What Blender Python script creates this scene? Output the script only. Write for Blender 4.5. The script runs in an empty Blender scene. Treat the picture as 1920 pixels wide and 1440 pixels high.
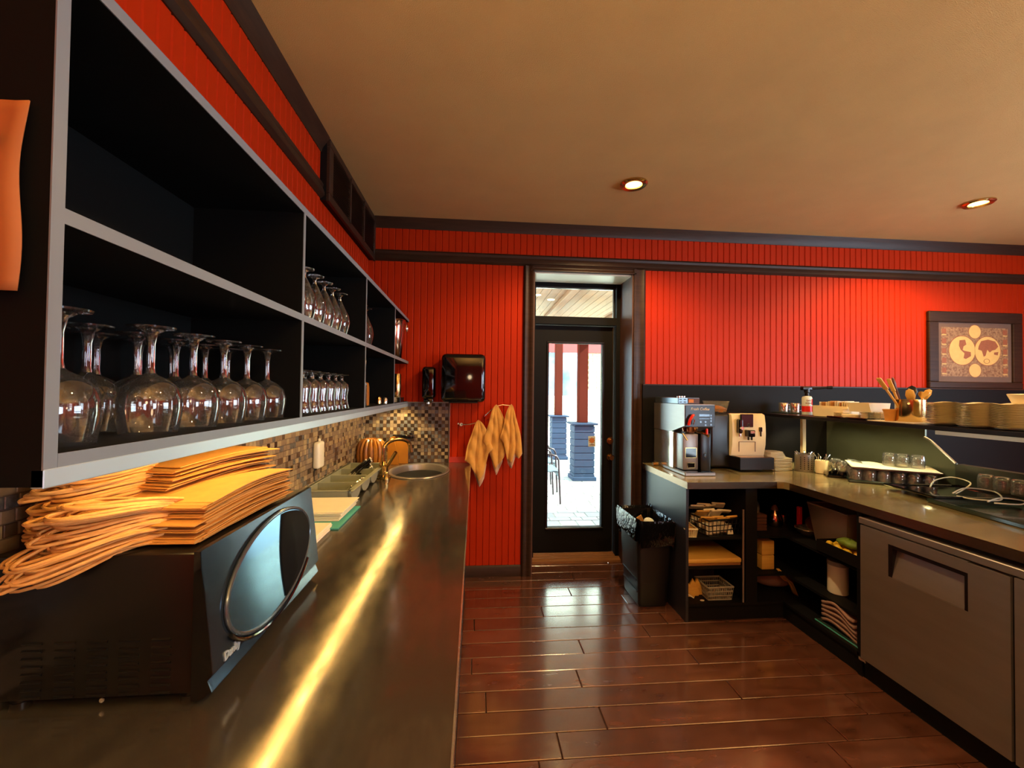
import bpy, bmesh, math, random
from math import sin, cos, pi, radians
from mathutils import Vector, Matrix
random.seed(7)
C = bpy.context.scene.collection
SC = bpy.context.scene

# ------------------------------------------------------------------ camera
def cam_axes(yaw, pitch, roll):
    cy, sy, cp, sp = cos(yaw), sin(yaw), cos(pitch), sin(pitch)
    f = Vector((sy*cp, cy*cp, sp)); r = Vector((cy, -sy, 0)); u = r.cross(f)
    c, s = cos(roll), sin(roll)
    return c*r - s*u, s*r + c*u, f
r_, u_, f_ = cam_axes(radians(4.92), radians(1.03), radians(-0.67))
cd = bpy.data.cameras.new('camera'); cam = bpy.data.objects.new('camera', cd); C.objects.link(cam)
cam.matrix_world = Matrix(((r_.x, u_.x, -f_.x, 0), (r_.y, u_.y, -f_.y, 0), (r_.z, u_.z, -f_.z, 1.48), (0, 0, 0, 1)))
cd.sensor_width = 36; cd.lens = 15.0; cd.clip_start = 0.02; cd.clip_end = 200
SC.camera = cam
# ------------------------------------------------------------------ view, sky, sun, lamps
vs = SC.view_settings; vs.view_transform = 'Standard'; vs.look = 'None'; vs.gamma = 1; vs.use_curve_mapping = False
vs.exposure = 0.0
w = bpy.data.worlds.new('sky'); SC.world = w; w.use_nodes = True
bg = w.node_tree.nodes['Background']; bg.inputs[0].default_value = (0.62, 0.82, 1.0, 1); bg.inputs[1].default_value = 12.0
def lamp(name, kind, loc, energy, col, rot=(0, 0, 0), **k):
    l = bpy.data.lights.new(name, kind); l.energy = energy; l.color = col
    for a, b in k.items(): setattr(l, a, b)
    o = bpy.data.objects.new(name, l); C.objects.link(o); o.location = loc; o.rotation_euler = rot
    return o
lamp('sun', 'SUN', (0, 0, 10), 24.0, (1, .96, .90), Vector((-.72, .30, -.62)).to_track_quat('-Z', 'Y').to_euler(), angle=radians(1))
WARM = (1.0, .66, .30)
DOWN = [(1.012, 2.68), (3.50, 2.68), (1.012, 0.55), (3.50, 0.55), (1.012, -1.5), (3.5, -1.5)]
for i, (x, y) in enumerate(DOWN):
    lamp('downlight_beam', 'SPOT', (x, y, 2.80), 100 if i < 2 else 60, WARM, spot_size=radians(150), spot_blend=.5, shadow_soft_size=.035)
XR_ = 5.36
# warm globe lamps of the dining room behind the camera, each with an added ceiling fill; daylight through its window
for x, y in ((.2, -.8), (2.95, -.9), (4.4, -.7)):
    lamp('ceiling_fill', 'SPOT', (x, y, 1.9), 215, (1, .74, .42), (radians(180), 0, 0), spot_size=radians(165), spot_blend=.6, shadow_soft_size=.12)  # unseen upward spot, added to brighten the ceiling
    lamp('globe_lamp', 'POINT', (x, y, 1.75), 8, (1, .74, .42), shadow_soft_size=.12)
o = lamp('window_daylight', 'AREA', (4.35, -2.95, 1.5), 45, (.70, .84, 1.0), (radians(-90), 0, 0), size=1.6)
o.data.shape = 'RECTANGLE'; o.data.size_y = 1.3; o.rotation_euler = (radians(90), 0, 0)

o = lamp('window_daylight', 'AREA', (XR_, .9, 1.55), 36, (.62, .82, 1.0), (0, radians(90), 0), size=1.3)
o.data.shape = 'RECTANGLE'; o.data.size_y = 1.8

# ------------------------------------------------------------------ materials
def lin(h):
    h = h.lstrip('#'); v = [int(h[i:i+2], 16)/255 for i in (0, 2, 4)]
    return tuple((c/12.92 if c <= .04045 else ((c+.055)/1.055)**2.4) for c in v)
def pm(name, col, rough=.5, metal=0, noise=None, col2=None, bump=None, coat=0, spec=.5, coord='Object', stretch=(1, 1, 1), rnd=0, rvar=0, sheen=0, aniso=0, trans=0):
    """Procedural surface: base colour mixed by noise, optional bump and per-object variation."""
    m = bpy.data.materials.new(name); m.use_nodes = True; nt = m.node_tree; N = nt.nodes; L = nt.links
    b = N['Principled BSDF']; c = lin(col)
    b.inputs['Roughness'].default_value = rough; b.inputs['Metallic'].default_value = metal
    b.inputs['Coat Weight'].default_value = coat; b.inputs['Coat Roughness'].default_value = .08
    b.inputs['Specular IOR Level'].default_value = spec
    b.inputs['Sheen Weight'].default_value = sheen
    if trans: b.inputs['Transmission Weight'].default_value = trans
    if aniso: b.inputs['Anisotropic'].default_value = aniso
    c2 = lin(col2) if col2 else tuple(x*.72 for x in c)
    noise = noise or (8, .5)
    if coord == 'Position':
        g = N.new('ShaderNodeNewGeometry'); src = g.outputs['Position']
    else:
        g = N.new('ShaderNodeTexCoord'); src = g.outputs['Object']
    mp = N.new('ShaderNodeMapping'); mp.inputs['Scale'].default_value = stretch; L.new(src, mp.inputs[0])
    n = N.new('ShaderNodeTexNoise'); n.inputs['Scale'].default_value = noise[0]; n.inputs['Detail'].default_value = 4; L.new(mp.outputs[0], n.inputs[0])
    r = N.new('ShaderNodeMapRange'); r.inputs[1].default_value = .3; r.inputs[2].default_value = .7; r.inputs[4].default_value = noise[1]
    L.new(n.outputs[0], r.inputs[0])
    mx = N.new('ShaderNodeMix'); mx.data_type = 'RGBA'; mx.inputs[6].default_value = (*c, 1); mx.inputs[7].default_value = (*c2, 1)
    L.new(r.outputs[0], mx.inputs[0]); out = mx.outputs[2]
    if rnd:
        oi = N.new('ShaderNodeObjectInfo'); hs = N.new('ShaderNodeHueSaturation'); rr = N.new('ShaderNodeMapRange')
        rr.inputs[3].default_value = 1-rnd; rr.inputs[4].default_value = 1+rnd
        L.new(oi.outputs['Random'], rr.inputs[0]); L.new(rr.outputs[0], hs.inputs['Value']); L.new(out, hs.inputs['Color']); out = hs.outputs[0]
    L.new(out, b.inputs['Base Color'])
    if rvar:
        r2 = N.new('ShaderNodeMapRange'); r2.inputs[1].default_value = .3; r2.inputs[2].default_value = .7
        r2.inputs[3].default_value = max(.02, rough-rvar); r2.inputs[4].default_value = rough+rvar
        L.new(n.outputs[0], r2.inputs[0]); L.new(r2.outputs[0], b.inputs['Roughness'])
    if bump:
        n2 = N.new('ShaderNodeTexNoise'); n2.inputs['Scale'].default_value = bump[0]; n2.inputs['Detail'].default_value = 3
        L.new(mp.outputs[0], n2.inputs[0])
        bp = N.new('ShaderNodeBump'); bp.inputs['Strength'].default_value = bump[1]; bp.inputs['Distance'].default_value = bump[2] if len(bump) > 2 else .004
        L.new(n2.outputs[0], bp.inputs['Height']); L.new(bp.outputs[0], b.inputs['Normal'])
    return m
def emit(name, col, s):
    m = bpy.data.materials.new(name); m.use_nodes = True; b = m.node_tree.nodes['Principled BSDF']
    b.inputs['Base Color'].default_value = (*lin(col), 1); b.inputs['Emission Color'].default_value = (*lin(col), 1); b.inputs['Emission Strength'].default_value = s
    return m
def clear(name, tint='ffffff', refl=1.0, ior=1.45, edge=.0, haze=0):
    """Thin clear glass: lets light straight through, mirrors by Fresnel."""
    m = bpy.data.materials.new(name); m.use_nodes = True; nt = m.node_tree; N = nt.nodes; L = nt.links
    N.remove(N['Principled BSDF']); out = N['Material Output']
    t = N.new('ShaderNodeBsdfTransparent'); t.inputs[0].default_value = (*lin(tint), 1)
    g = N.new('ShaderNodeBsdfGlossy'); g.inputs['Roughness'].default_value = .03
    fr = N.new('ShaderNodeFresnel'); fr.inputs[0].default_value = ior
    mu = N.new('ShaderNodeMath'); mu.operation = 'MULTIPLY_ADD'; mu.inputs[1].default_value = refl; mu.inputs[2].default_value = edge; mu.use_clamp = True
    L.new(fr.outputs[0], mu.inputs[0])
    mx = N.new('ShaderNodeMixShader'); L.new(mu.outputs[0], mx.inputs[0]); L.new(t.outputs[0], mx.inputs[1]); L.new(g.outputs[0], mx.inputs[2])
    df = N.new('ShaderNodeBsdfDiffuse'); df.inputs[0].default_value = (.9, .9, .88, 1)
    m2 = N.new('ShaderNodeMixShader'); m2.inputs[0].default_value = haze; L.new(mx.outputs[0], m2.inputs[1]); L.new(df.outputs[0], m2.inputs[2])
    L.new(m2.outputs[0], out.inputs[0])
    return m
M = {}
M['red'] = pm('red_paint', 'b42b06', .45, noise=(3, .25), bump=(60, .12, .001), spec=.12)
M['dkwood'] = pm('dark_stained_wood', '3c281b', .42, noise=(6, .7), col2='261710', stretch=(1, 1, 12), bump=(40, .2, .001), coord='Position', spec=.25)
M['jamb'] = pm('reddish_brown_wood', '5a3a2c', .45, noise=(5, .7), col2='3c241a', stretch=(14, 14, 1), bump=(30, .2, .001), coord='Position')
M['ceil'] = pm('stippled_plaster', 'd2ac6a', .9, noise=(5, .25), bump=(330, .8, .006), coord='Position')
M['floor'] = pm('brown_wood_plank_tile', '6a4232', .22, noise=(9, .9), col2='492819', bump=(26, .25, .0010), coord='Position', stretch=(.7, 2.2, 1), rnd=.18, rvar=.06, spec=.9, coat=.8)
b_ = M['floor'].node_tree.nodes['Principled BSDF']; b_.inputs['Coat IOR'].default_value = 1.75; b_.inputs['Coat Roughness'].default_value = .13
M['grout'] = pm('grout', '6b5546', .8)
M['steel'] = pm('brushed_steel_worktop', '8f8678', .15, .85, noise=(3, .5), col2='6a6258', bump=(60, .05, .0003), coord='Position', stretch=(9, 3, 1), rvar=.05)
M['steel_r'] = pm('worn_steel_bar_top', 'b3a272', .17, .5, noise=(4, .5), col2='8a7a58', bump=(70, .05, .0003), coord='Position', stretch=(1, 3, 1), rvar=.08)
M['fridge'] = pm('satin_steel', '958d86', .38, .7, noise=(4, .4), bump=(60, .06, .0005), stretch=(1, 1, 6))
M['edgesteel'] = pm('brown_reflecting_steel_edge', '7d6652', .25, .9, noise=(6, .3))
M['chrome'] = pm('polished_chrome', 'e4e0d6', .10, .85, noise=(5, .1))
M['brass'] = pm('polished_brass', 'd3b478', .18, 1, noise=(5, .2))
M['copper'] = pm('copper_tinted_steel', 'c9a088', .12, 1, noise=(5, .2))
M['black'] = pm('black_laminate', '15151a', .35, noise=(12, .4), bump=(80, .05, .0005), spec=.3)
M['blackm'] = pm('matt_black_laminate', '121111', .6, noise=(12, .4), bump=(80, .08, .0005), spec=.15)
M['navy'] = pm('dark_blue_grey_laminate', '2a2c38', .38, noise=(10, .3), bump=(80, .05, .0005))
M['edge'] = pm('blue_grey_shelf_edge', '737c86', .45, noise=(6, .3))
M['valance'] = pm('pale_aluminium_strip', 'b4c6d2', .35, .4, noise=(6, .2))
M['gloss'] = pm('glossy_black_plastic', '08080a', .07, noise=(6, .2), coat=.5)
M['plast'] = pm('black_plastic', '0e0e10', .3, noise=(9, .3), bump=(120, .1, .0006))
M['mwside'] = pm('black_painted_steel', '100f0e', .28, noise=(9, .3), bump=(140, .1, .0006))
M['mwglass'] = pm('mirrored_oven_glass', '6f98b4', .11, .9, noise=(300, .25), bump=(500, .05, .0003))
M['mwframe'] = pm('dark_blue_grey_gloss', '3c4852', .16, .75, noise=(6, .2))
M['unit'] = pm('flat_black_melamine', '0b0c0b', .85, noise=(9, .3), spec=.15)
M['silver'] = pm('silver_grey_plastic', '5d666c', .2, .6, noise=(6, .2))
M['kraft'] = pm('kraft_paper', 'c58a3e', .75, noise=(40, .4), col2='a9712d', bump=(60, .3, .001), rnd=.14)
M['cord'] = pm('twisted_paper_cord', 'e0a45a', .7, noise=(60, .5), col2='bd7f38', bump=(240, .6, .001), rnd=.1)
M['poster'] = pm('orange_kraft_sheet', 'b06a34', .7, noise=(7, .6), col2='9a5724', bump=(18, .4, .002))
M['ink'] = pm('brown_ink', '7a4418', .7)
M['cream'] = pm('cream_ceramic', 'f0e2b4', .25, noise=(6, .2), coat=.3)
M['white'] = pm('white_plastic', 'e8e0c8', .35, noise=(6, .15))
M['paper'] = pm('paper', 'e6dcc0', .8, noise=(14, .25), bump=(30, .2, .001), rnd=.06)
M['teal'] = pm('teal_card', '3fa39a', .5)
M['greytray'] = pm('sage_grey_plastic', '8d8f78', .4, noise=(12, .2), bump=(90, .1, .0005))
M['towel'] = pm('mustard_terry_towel', 'd89a3e', .95, noise=(30, .35), col2='b97f30', bump=(260, .8, .002), sheen=.4)
M['towel2'] = pm('peach_towel_underside', 'c79a78', .95, noise=(30, .3), bump=(260, .8, .002), sheen=.4)
M['wicker'] = pm('golden_wicker', 'b06f1e', .35, noise=(30, .7), col2='7a4510', bump=(90, .6, .002), coat=.3)
M['amber'] = pm('amber_wood', 'a8691c', .3, noise=(8, .6), col2='7a4a12', coat=.3)
M['wood'] = pm('pale_wood', 'd8a94e', .5, noise=(8, .5), col2='b98a3a', stretch=(1, 10, 10), bump=(40, .2, .001))
M['red_p'] = pm('red_plastic', 'e02a16', .3, noise=(6, .1))
M['pink'] = pm('dusty_pink_cloth', '9d7a6c', .9, noise=(20, .4), bump=(120, .5, .002))
M['choc'] = pm('brown_card', '5a3528', .5, noise=(20, .5))
M['green'] = pm('green_leafy', '6f8a2a', .6, noise=(12, .5))
M['lemon'] = pm('yellow_fruit', 'e0b62a', .4, noise=(30, .3), bump=(200, .3, .001))
M['bag'] = pm('black_bin_liner', '0b0b0c', .16, noise=(12, .3), bump=(24, .6, .02))
M['binp'] = pm('black_bin_plastic', '101013', .42, noise=(12, .3), bump=(60, .1, .0008))
M['clearw'] = pm('milky_plastic', '9a9384', .3, noise=(6, .3))
M['bar'] = pm('dark_green_grey_panel', '2b2d24', .32, noise=(8, .5), bump=(70, .1, .0006), spec=.6)
M['hood'] = pm('satin_olive_steel', '5d5f4c', .38, .6, noise=(6, .4))
M['glasstray'] = pm('smoked_green_tray', '2c3a33', .12, noise=(6, .3), coat=.4)
M['wire'] = pm('pale_cable', 'd8d2b4', .5)
M['glass'] = clear('clear_drinking_glass', 'fdfcfa', 2.0, 1.45, .03, .018)
M['glass2'] = clear('thick_tumbler_glass', 'fcfcf6', 2.2, 1.5, .05, .05)
M['pane'] = clear('window_pane', 'f2faf8', 1.0, 1.45)
M['tiles'] = [pm('mosaic_brown', '5b4534', .25, noise=(70, .6)), pm('mosaic_taupe', '85705a', .22, noise=(70, .6)),
              pm('mosaic_grey', '86827e', .12, .4, noise=(90, .8), col2='55504c', bump=(140, .5, .001)),
              pm('mosaic_dark', '33271f', .2, noise=(70, .6)), pm('mosaic_tan', 'a08a68', .25, noise=(70, .6))]
M['paver'] = pm('grey_paver', 'a7a59c', .8, noise=(4, .5), bump=(20, .4, .004), rnd=.15, coord='Position')
M['postred'] = pm('red_brown_post', '4e2219', .6, noise=(6, .4), stretch=(1, 1, .3), spec=.0)
M['slat'] = pm('slate_blue_board', '2c3a4c', .7, noise=(8, .4), rnd=.08, spec=.1)
M['metal_d'] = pm('dark_chair_metal', '2e2628', .35, .3, noise=(8, .2))
M['mesh'] = pm('blue_grey_sling', '5d7076', .7, noise=(60, .4))
M['house'] = pm('pale_stucco', 'e9e2c8', .9, noise=(3, .2), bump=(40, .3, .004))
M['brick'] = pm('yellow_brick', 'd8c77a', .85, noise=(5, .4), bump=(30, .4, .003), rnd=.12)
M['redtrim'] = pm('red_fascia', 'b32a20', .5)
M['winframe'] = pm('orange_window_frame', 'c07050', .5)
M['dglass'] = pm('dark_reflecting_window', '4a6a80', .05, .3, noise=(1.2, 1), col2='a9c0cc')
M['pine'] = pm('knotty_pine', '84552f', .5, noise=(4, .8), col2='5c371c', coord='Position', stretch=(6, .6, 1), rnd=.15)
M['oak'] = pm('worn_oak_threshold', '9a6a3e', .4, noise=(6, .7), col2='6d4526', coord='Position', stretch=(.6, 14, 6))
M['map1'] = pm('map_paper', 'a8845a', .6, noise=(60, 1.0), col2='6b4328')
M['map2'] = pm('map_ocean', 'd8b468', .6, noise=(30, .4), col2='c79c52')
M['map3'] = pm('map_land', '9a5834', .6, noise=(50, .6))
M['mat'] = pm('taupe_mount', '6f5648', .8)
M['orange'] = pm('orange_print', 'd8843a', .6)
M['signw'] = pm('pale_sign', 'dfe8d8', .5)
M['lamp'] = emit('lamp_glow', 'ffc46a', 14)
M['puck'] = emit('shelf_light_glow', 'fff0b8', 6)
# rope light: bright beads along its length
m = bpy.data.materials.new('rope_light_glow'); m.use_nodes = True; N = m.node_tree.nodes; L = m.node_tree.links; b = N['Principled BSDF']
g = N.new('ShaderNodeNewGeometry'); sp = N.new('ShaderNodeSeparateXYZ'); L.new(g.outputs['Position'], sp.inputs[0])
mu = N.new('ShaderNodeMath'); mu.operation = 'MULTIPLY'; mu.inputs[1].default_value = 2*pi/.016; L.new(sp.outputs['Y'], mu.inputs[0])
sn = N.new('ShaderNodeMath'); sn.operation = 'SINE'; L.new(mu.outputs[0], sn.inputs[0])
mr = N.new('ShaderNodeMapRange'); mr.inputs[1].default_value = -1; mr.inputs[3].default_value = 26; mr.inputs[4].default_value = 80; L.new(sn.outputs[0], mr.inputs[0])
b.inputs['Emission Color'].default_value = (1, .60, .17, 1); L.new(mr.outputs[0], b.inputs['Emission Strength'])
M['rope'] = m

# ------------------------------------------------------------------ geometry helpers
class B:
    def __init__(s): s.bm = bmesh.new(); s.mi = 0
    def _faces(s, fs):
        for f in fs: f.material_index = s.mi
    def box(s, x0, x1, y0, y1, z0, z1, bev=0, seg=1, mtx=None):
        t = bmesh.new(); bmesh.ops.create_cube(t, size=1)
        for v in t.verts: v.co = Vector((x0+(v.co.x+.5)*(x1-x0), y0+(v.co.y+.5)*(y1-y0), z0+(v.co.z+.5)*(z1-z0)))
        if bev: bmesh.ops.bevel(t, geom=t.edges[:], offset=bev, segments=seg, affect='EDGES', profile=.5)
        return s._merge(t, mtx)
    def _merge(s, t, mtx=None):
        if mtx is not None: t.transform(mtx)
        vm = {}
        for v in t.verts: vm[v] = s.bm.verts.new(v.co)
        for f in t.faces:
            try: nf = s.bm.faces.new([vm[v] for v in f.verts]); nf.material_index = s.mi
            except ValueError: pass
        t.free(); return s
    def ring(s, c, r, ax1, ax2, n, ry=None):
        return [s.bm.verts.new(c + ax1*(r*cos(2*pi*i/n)) + ax2*((ry or r)*sin(2*pi*i/n))) for i in range(n)]
    def bridge(s, a, b):
        n = len(a)
        for i in range(n):
            f = s.bm.faces.new((a[i], a[(i+1) % n], b[(i+1) % n], b[i])); f.material_index = s.mi
    def cap(s, a, rev=False):
        f = s.bm.faces.new(a[::-1] if rev else a); f.material_index = s.mi
    def cyl(s, p0, p1, r0, r1=None, n=16, caps=True):
        p0, p1 = Vector(p0), Vector(p1); r1 = r0 if r1 is None else r1
        d = (p1-p0).normalized(); a = d.orthogonal().normalized(); b = d.cross(a)
        A, Bv = s.ring(p0, r0, a, b, n), s.ring(p1, r1, a, b, n); s.bridge(A, Bv)
        if caps: s.cap(A, True); s.cap(Bv)
        return s
    def tube(s, pts, r, n=6, closed=False):
        pts = [Vector(p) for p in pts]; k = len(pts); rings = []; prev = None
        for i, p in enumerate(pts):
            if closed: d = (pts[(i+1) % k]-pts[i-1]).normalized()
            else: d = (pts[min(i+1, k-1)]-pts[max(i-1, 0)]).normalized()
            if prev is None: a = d.orthogonal().normalized()
            else:
                a = (prev - d*prev.dot(d))
                a = a.normalized() if a.length > 1e-6 else d.orthogonal().normalized()
            prev = a; b = d.cross(a); rr = r(i/(k-1)) if callable(r) else r
            rings.append(s.ring(p, rr, a, b, n))
        for i in range(k-1): s.bridge(rings[i], rings[i+1])
        if closed: s.bridge(rings[-1], rings[0])
        else: s.cap(rings[0], True); s.cap(rings[-1])
        return s
    def lathe(s, prof, n=24, c=(0, 0, 0), sx=1, sy=1, cap0=True, cap1=True):
        c = Vector(c); R = []
        for r, z in prof:
            R.append([s.bm.verts.new(c+Vector((max(r, 1e-4)*sx*cos(2*pi*i/n), max(r, 1e-4)*sy*sin(2*pi*i/n), z))) for i in range(n)])
        for i in range(len(R)-1): s.bridge(R[i], R[i+1])
        if cap0: s.cap(R[0], True)
        if cap1: s.cap(R[-1])
        return s
    def prism(s, poly, ax, a0, a1, mtx=None):
        """extrude a 2-D outline; ax = 'x' (outline in y,z), 'y' (x,z), 'z' (x,y)"""
        def P(p, a): return {'x': (a, p[0], p[1]), 'y': (p[0], a, p[1]), 'z': (p[0], p[1], a)}[ax]
        t = bmesh.new(); A = [t.verts.new(P(p, a0)) for p in poly]; D = [t.verts.new(P(p, a1)) for p in poly]
        n = len(poly); t.faces.new(A[::-1]); t.faces.new(D)
        for i in range(n): t.faces.new((A[i], A[(i+1) % n], D[(i+1) % n], D[i]))
        bmesh.ops.recalc_face_normals(t, faces=t.faces[:])
        return s._merge(t, mtx)
    def grid(s, f, nu, nv, thick=0):
        V = [[s.bm.verts.new(f(i/nu, j/nv)) for j in range(nv+1)] for i in range(nu+1)]
        fs = []
        for i in range(nu):
            for j in range(nv):
                q = s.bm.faces.new((V[i][j], V[i+1][j], V[i+1][j+1], V[i][j+1])); q.material_index = s.mi; fs.append(q)
        return s
def tag(o, label=None, cat=None, group=None, kind=None):
    if label: o['label'] = label
    if cat: o['category'] = cat
    if group: o['group'] = group
    if kind: o['kind'] = kind
    return o
def obj(name, b, mat, parent=None, smooth=35, world=True, loc=None, thick=0, kind=None, label=None):
    """link builder b as ONE mesh; world=True means vertices are in world space (shifted to the parent's origin)"""
    bm = b.bm
    if parent is not None and world: bmesh.ops.translate(bm, verts=bm.verts[:], vec=-PL[parent.name])
    bmesh.ops.recalc_face_normals(bm, faces=bm.faces[:]) if not thick else None
    me = bpy.data.meshes.new(name); bm.to_mesh(me); bm.free()
    for m in (mat if isinstance(mat, (list, tuple)) else [mat]): me.materials.append(m)
    if smooth:
        me.polygons.foreach_set('use_smooth', [True]*len(me.polygons)); me.set_sharp_from_angle(angle=radians(smooth))
    o = bpy.data.objects.new(name, me); C.objects.link(o)
    if parent is not None: o.parent = parent
    if loc: o.location = loc
    PL[o.name] = (PL[parent.name] if parent is not None and world else Vector((0, 0, 0))) + (Vector(loc) if loc else Vector((0, 0, 0)))
    if thick: md = o.modifiers.new('thickness', 'SOLIDIFY'); md.thickness = thick; md.offset = 0
    if kind: o['kind'] = kind
    if label: o['label'] = label
    return o
PL = {}
def thing(name, label, cat, loc=(0, 0, 0), rz=0, group=None):
    o = bpy.data.objects.new(name, None); C.objects.link(o); o.location = loc; o.rotation_euler = (0, 0, rz)
    o.empty_display_size = .05; PL[o.name] = Vector(loc)
    return tag(o, label, cat, group)
def one(name, b, mat, label, cat, group=None, **k):
    """a thing that is one mesh, its origin moved to its own base"""
    bm = b.bm; xs = [v.co for v in bm.verts]
    c = Vector(((min(v.x for v in xs)+max(v.x for v in xs))/2, (min(v.y for v in xs)+max(v.y for v in xs))/2, min(v.z for v in xs)))
    bmesh.ops.translate(bm, verts=bm.verts[:], vec=-c)
    o = obj(name, b, mat, loc=c, **k); PL[o.name] = c
    return tag(o, label, cat, group)
ORD = ['lowest', 'second lowest'] + [w+' from the bottom' for w in 'third fourth fifth sixth seventh eighth ninth tenth eleventh twelfth thirteenth fourteenth fifteenth sixteenth'.split()] + ['seventeenth from the bottom']
def ordn(k, n):
    '''place of item k (0 = lowest) in a pile of n'''
    W = 'third fourth fifth sixth seventh eighth ninth tenth eleventh twelfth thirteenth fourteenth fifteenth sixteenth'.split()
    if k == n-1: return 'topmost'
    if k == n-2: return 'second from the top'
    if k <= (n-1)//2: return ORD[k]
    return W[n-1-k-2]+' from the top'
def struct(name, b, mat, **k): o = obj(name, b, mat, **k); o['kind'] = 'structure'; return o
def kids(o): return [c for c in bpy.data.objects if c.parent == o]
def dup(root, loc, rz=0, label=None, group=None, scale=None):
    K = kids(root)
    r = root.copy(); C.objects.link(r); r.location = loc; r.rotation_euler = (0, 0, rz); PL[r.name] = Vector(loc)
    if scale: r.scale = scale
    if label: r['label'] = label
    if group: r['group'] = group
    for ch in K:
        c = ch.copy(); C.objects.link(c); c.parent = r
        for g in kids(ch):
            d = g.copy(); C.objects.link(d); d.parent = c
    return r
def text(name, s, size, mtx, mat, parent=None, ext=.0006, shear=0, bold=0, label=None):
    cu = bpy.data.curves.new(name, 'FONT'); cu.body = s; cu.size = size; cu.extrude = ext; cu.shear = shear; cu.offset = bold
    cu.align_x = 'CENTER'; cu.align_y = 'CENTER'; cu.resolution_u = 3
    t = bpy.data.objects.new(name+'_curve', cu); C.objects.link(t)
    dg = bpy.context.evaluated_depsgraph_get(); me = bpy.data.meshes.new_from_object(t.evaluated_get(dg))
    bpy.data.objects.remove(t); me.name = name
    me.materials.clear(); me.materials.append(mat)
    o = bpy.data.objects.new(name, me); C.objects.link(o)
    m = mtx.copy()
    if parent is not None: m.translation = m.translation - PL[parent.name]; o.parent = parent
    o.matrix_local = m
    if label: o['label'] = label
    return o
def face_mtx(loc, right, up):
    r = Vector(right).normalized(); u = Vector(up).normalized(); n = r.cross(u)
    return Matrix(((r.x, u.x, n.x, loc[0]), (r.y, u.y, n.y, loc[1]), (r.z, u.z, n.z, loc[2]), (0, 0, 0, 1)))

# ================================================================== THE ROOM
XL, YB, ZC, XR, YR = -.86, 3.45, 2.845, 5.3, -3.0
b = B(); b.box(XL-.1, XR+.1, YR-.1, 3.68, -.1, -.012); floor = struct('floor', b, M['grout'])
rows = {0: 1.09, 1: .72, 2: 1.085, 3: .47, 4: .013, 5: 1.08, 6: .635, 7: 0.0, 8: .555, 9: .07, 10: .60, 11: .372}
PW, PL_ = .1355, 1.243
stuff = B()
for k in range(-3, 48):
    y1 = 3.351-PW*k; y0 = y1-PW
    if k == -3: y1 = min(y1, 3.675)
    j0 = rows.get(k, (k*.437) % PL_)
    x = j0 - PL_*math.ceil((j0-XL)/PL_)
    while x < XR:
        a, c = max(x, XL)+.0022, min(x+PL_, XR)-.0022
        if c-a > .03:
            z = random.uniform(-.0008, .0006)
            if y0 > .75:
                q = B(); q.box(a, c, y0+.0022, y1-.0022, -.011, z, bev=.0022); obj('plank', q, M['floor'], floor, smooth=0)
            else: stuff.box(a, c, y0+.0022, y1-.0022, -.011, z)
        x += PL_
obj('planks_behind_camera', stuff, M['floor'], floor, smooth=0, kind='stuff')

b = B(); b.box(XL-.1, XR+.1, YR-.1, 3.55, ZC, ZC+.12); struct('ceiling', b, M['ceil'])
b = B(); b.box(XL-.12, XL, YR-.1, YB, 0, ZC); wall_left = struct('wall_left', b, M['red'])
b = B(); b.box(XR, XR+.12, YR-.1, 0, 0, ZC); b.box(XR, XR+.12, 1.8, YB+.5, 0, ZC); b.box(XR, XR+.12, 0, 1.8, 0, .9); b.box(XR, XR+.12, 0, 1.8, 2.2, ZC); struct('wall_right', b, M['red'])
b = B(); b.box(XL-.12, 3.5, YR-.12, YR, 0, ZC); b.box(5.2, XR+.12, YR-.12, YR, 0, ZC); b.box(3.5, 5.2, YR-.12, YR, 0, .8); b.box(3.5, 5.2, YR-.12, YR, 2.2, ZC)
struct('wall_rear', b, M['red'])
DX0, DX1, DZ = .462, 1.30, 2.465
b = B(); b.box(XL-.12, DX0, YB, 3.86, -.05, 3.3); b.box(DX1, XR+.12, YB, 3.86, -.05, 3.3); b.box(DX0, DX1, YB, 3.86, DZ, 3.3)
wall_back = struct('wall_back', b, M['red'])
# beadboard: every board is its own piece, boards of one band share a mesh
def boards(parent, axis, a0, a1, z0, z1, fixed, sgn, pitch=.0525):
    n = max(1, round((a1-a0)/pitch)); p = (a1-a0)/n; q = B()
    if axis == 'x': q.box(.0006, p-.0006, 0, sgn*.010, z0, z1)
    else: q.box(0, sgn*.010, .0006, p-.0006, z0, z1)
    # chamfer the room-side long edges to make the V grooves
    es = []
    for e in q.bm.edges:
        v0, v1 = e.verts; k = 1 if axis == 'x' else 0
        if abs(v0.co[k]-sgn*.010) < 1e-6 and abs(v1.co[k]-sgn*.010) < 1e-6 and abs(v0.co.z-v1.co.z) > .01: es.append(e)
    bmesh.ops.bevel(q.bm, geom=es, offset=.0045, segments=1, affect='EDGES')
    first = None
    for i in range(n):
        loc = (a0+i*p, fixed, 0) if axis == 'x' else (fixed, a0+i*p, 0)
        if first is None: first = obj('bead_board', q, M['red'], parent, smooth=0, world=False, loc=loc)
        else:
            c = first.copy(); C.objects.link(c); c.location = loc
BY = YB
boards(wall_back, 'x', XL, .384, .09, 2.505, BY, -1)
boards(wall_back, 'x', 1.405, XR, 1.545, 2.505, BY, -1)
boards(wall_back, 'x', XL, XR, 2.595, 2.775, BY, -1)
boards(wall_left, 'y', .30, 3.44, 2.045, 2.515, XL, 1)
boards(wall_left, 'y', .30, 2.37, 2.60, 2.775, XL, 1)
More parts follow.
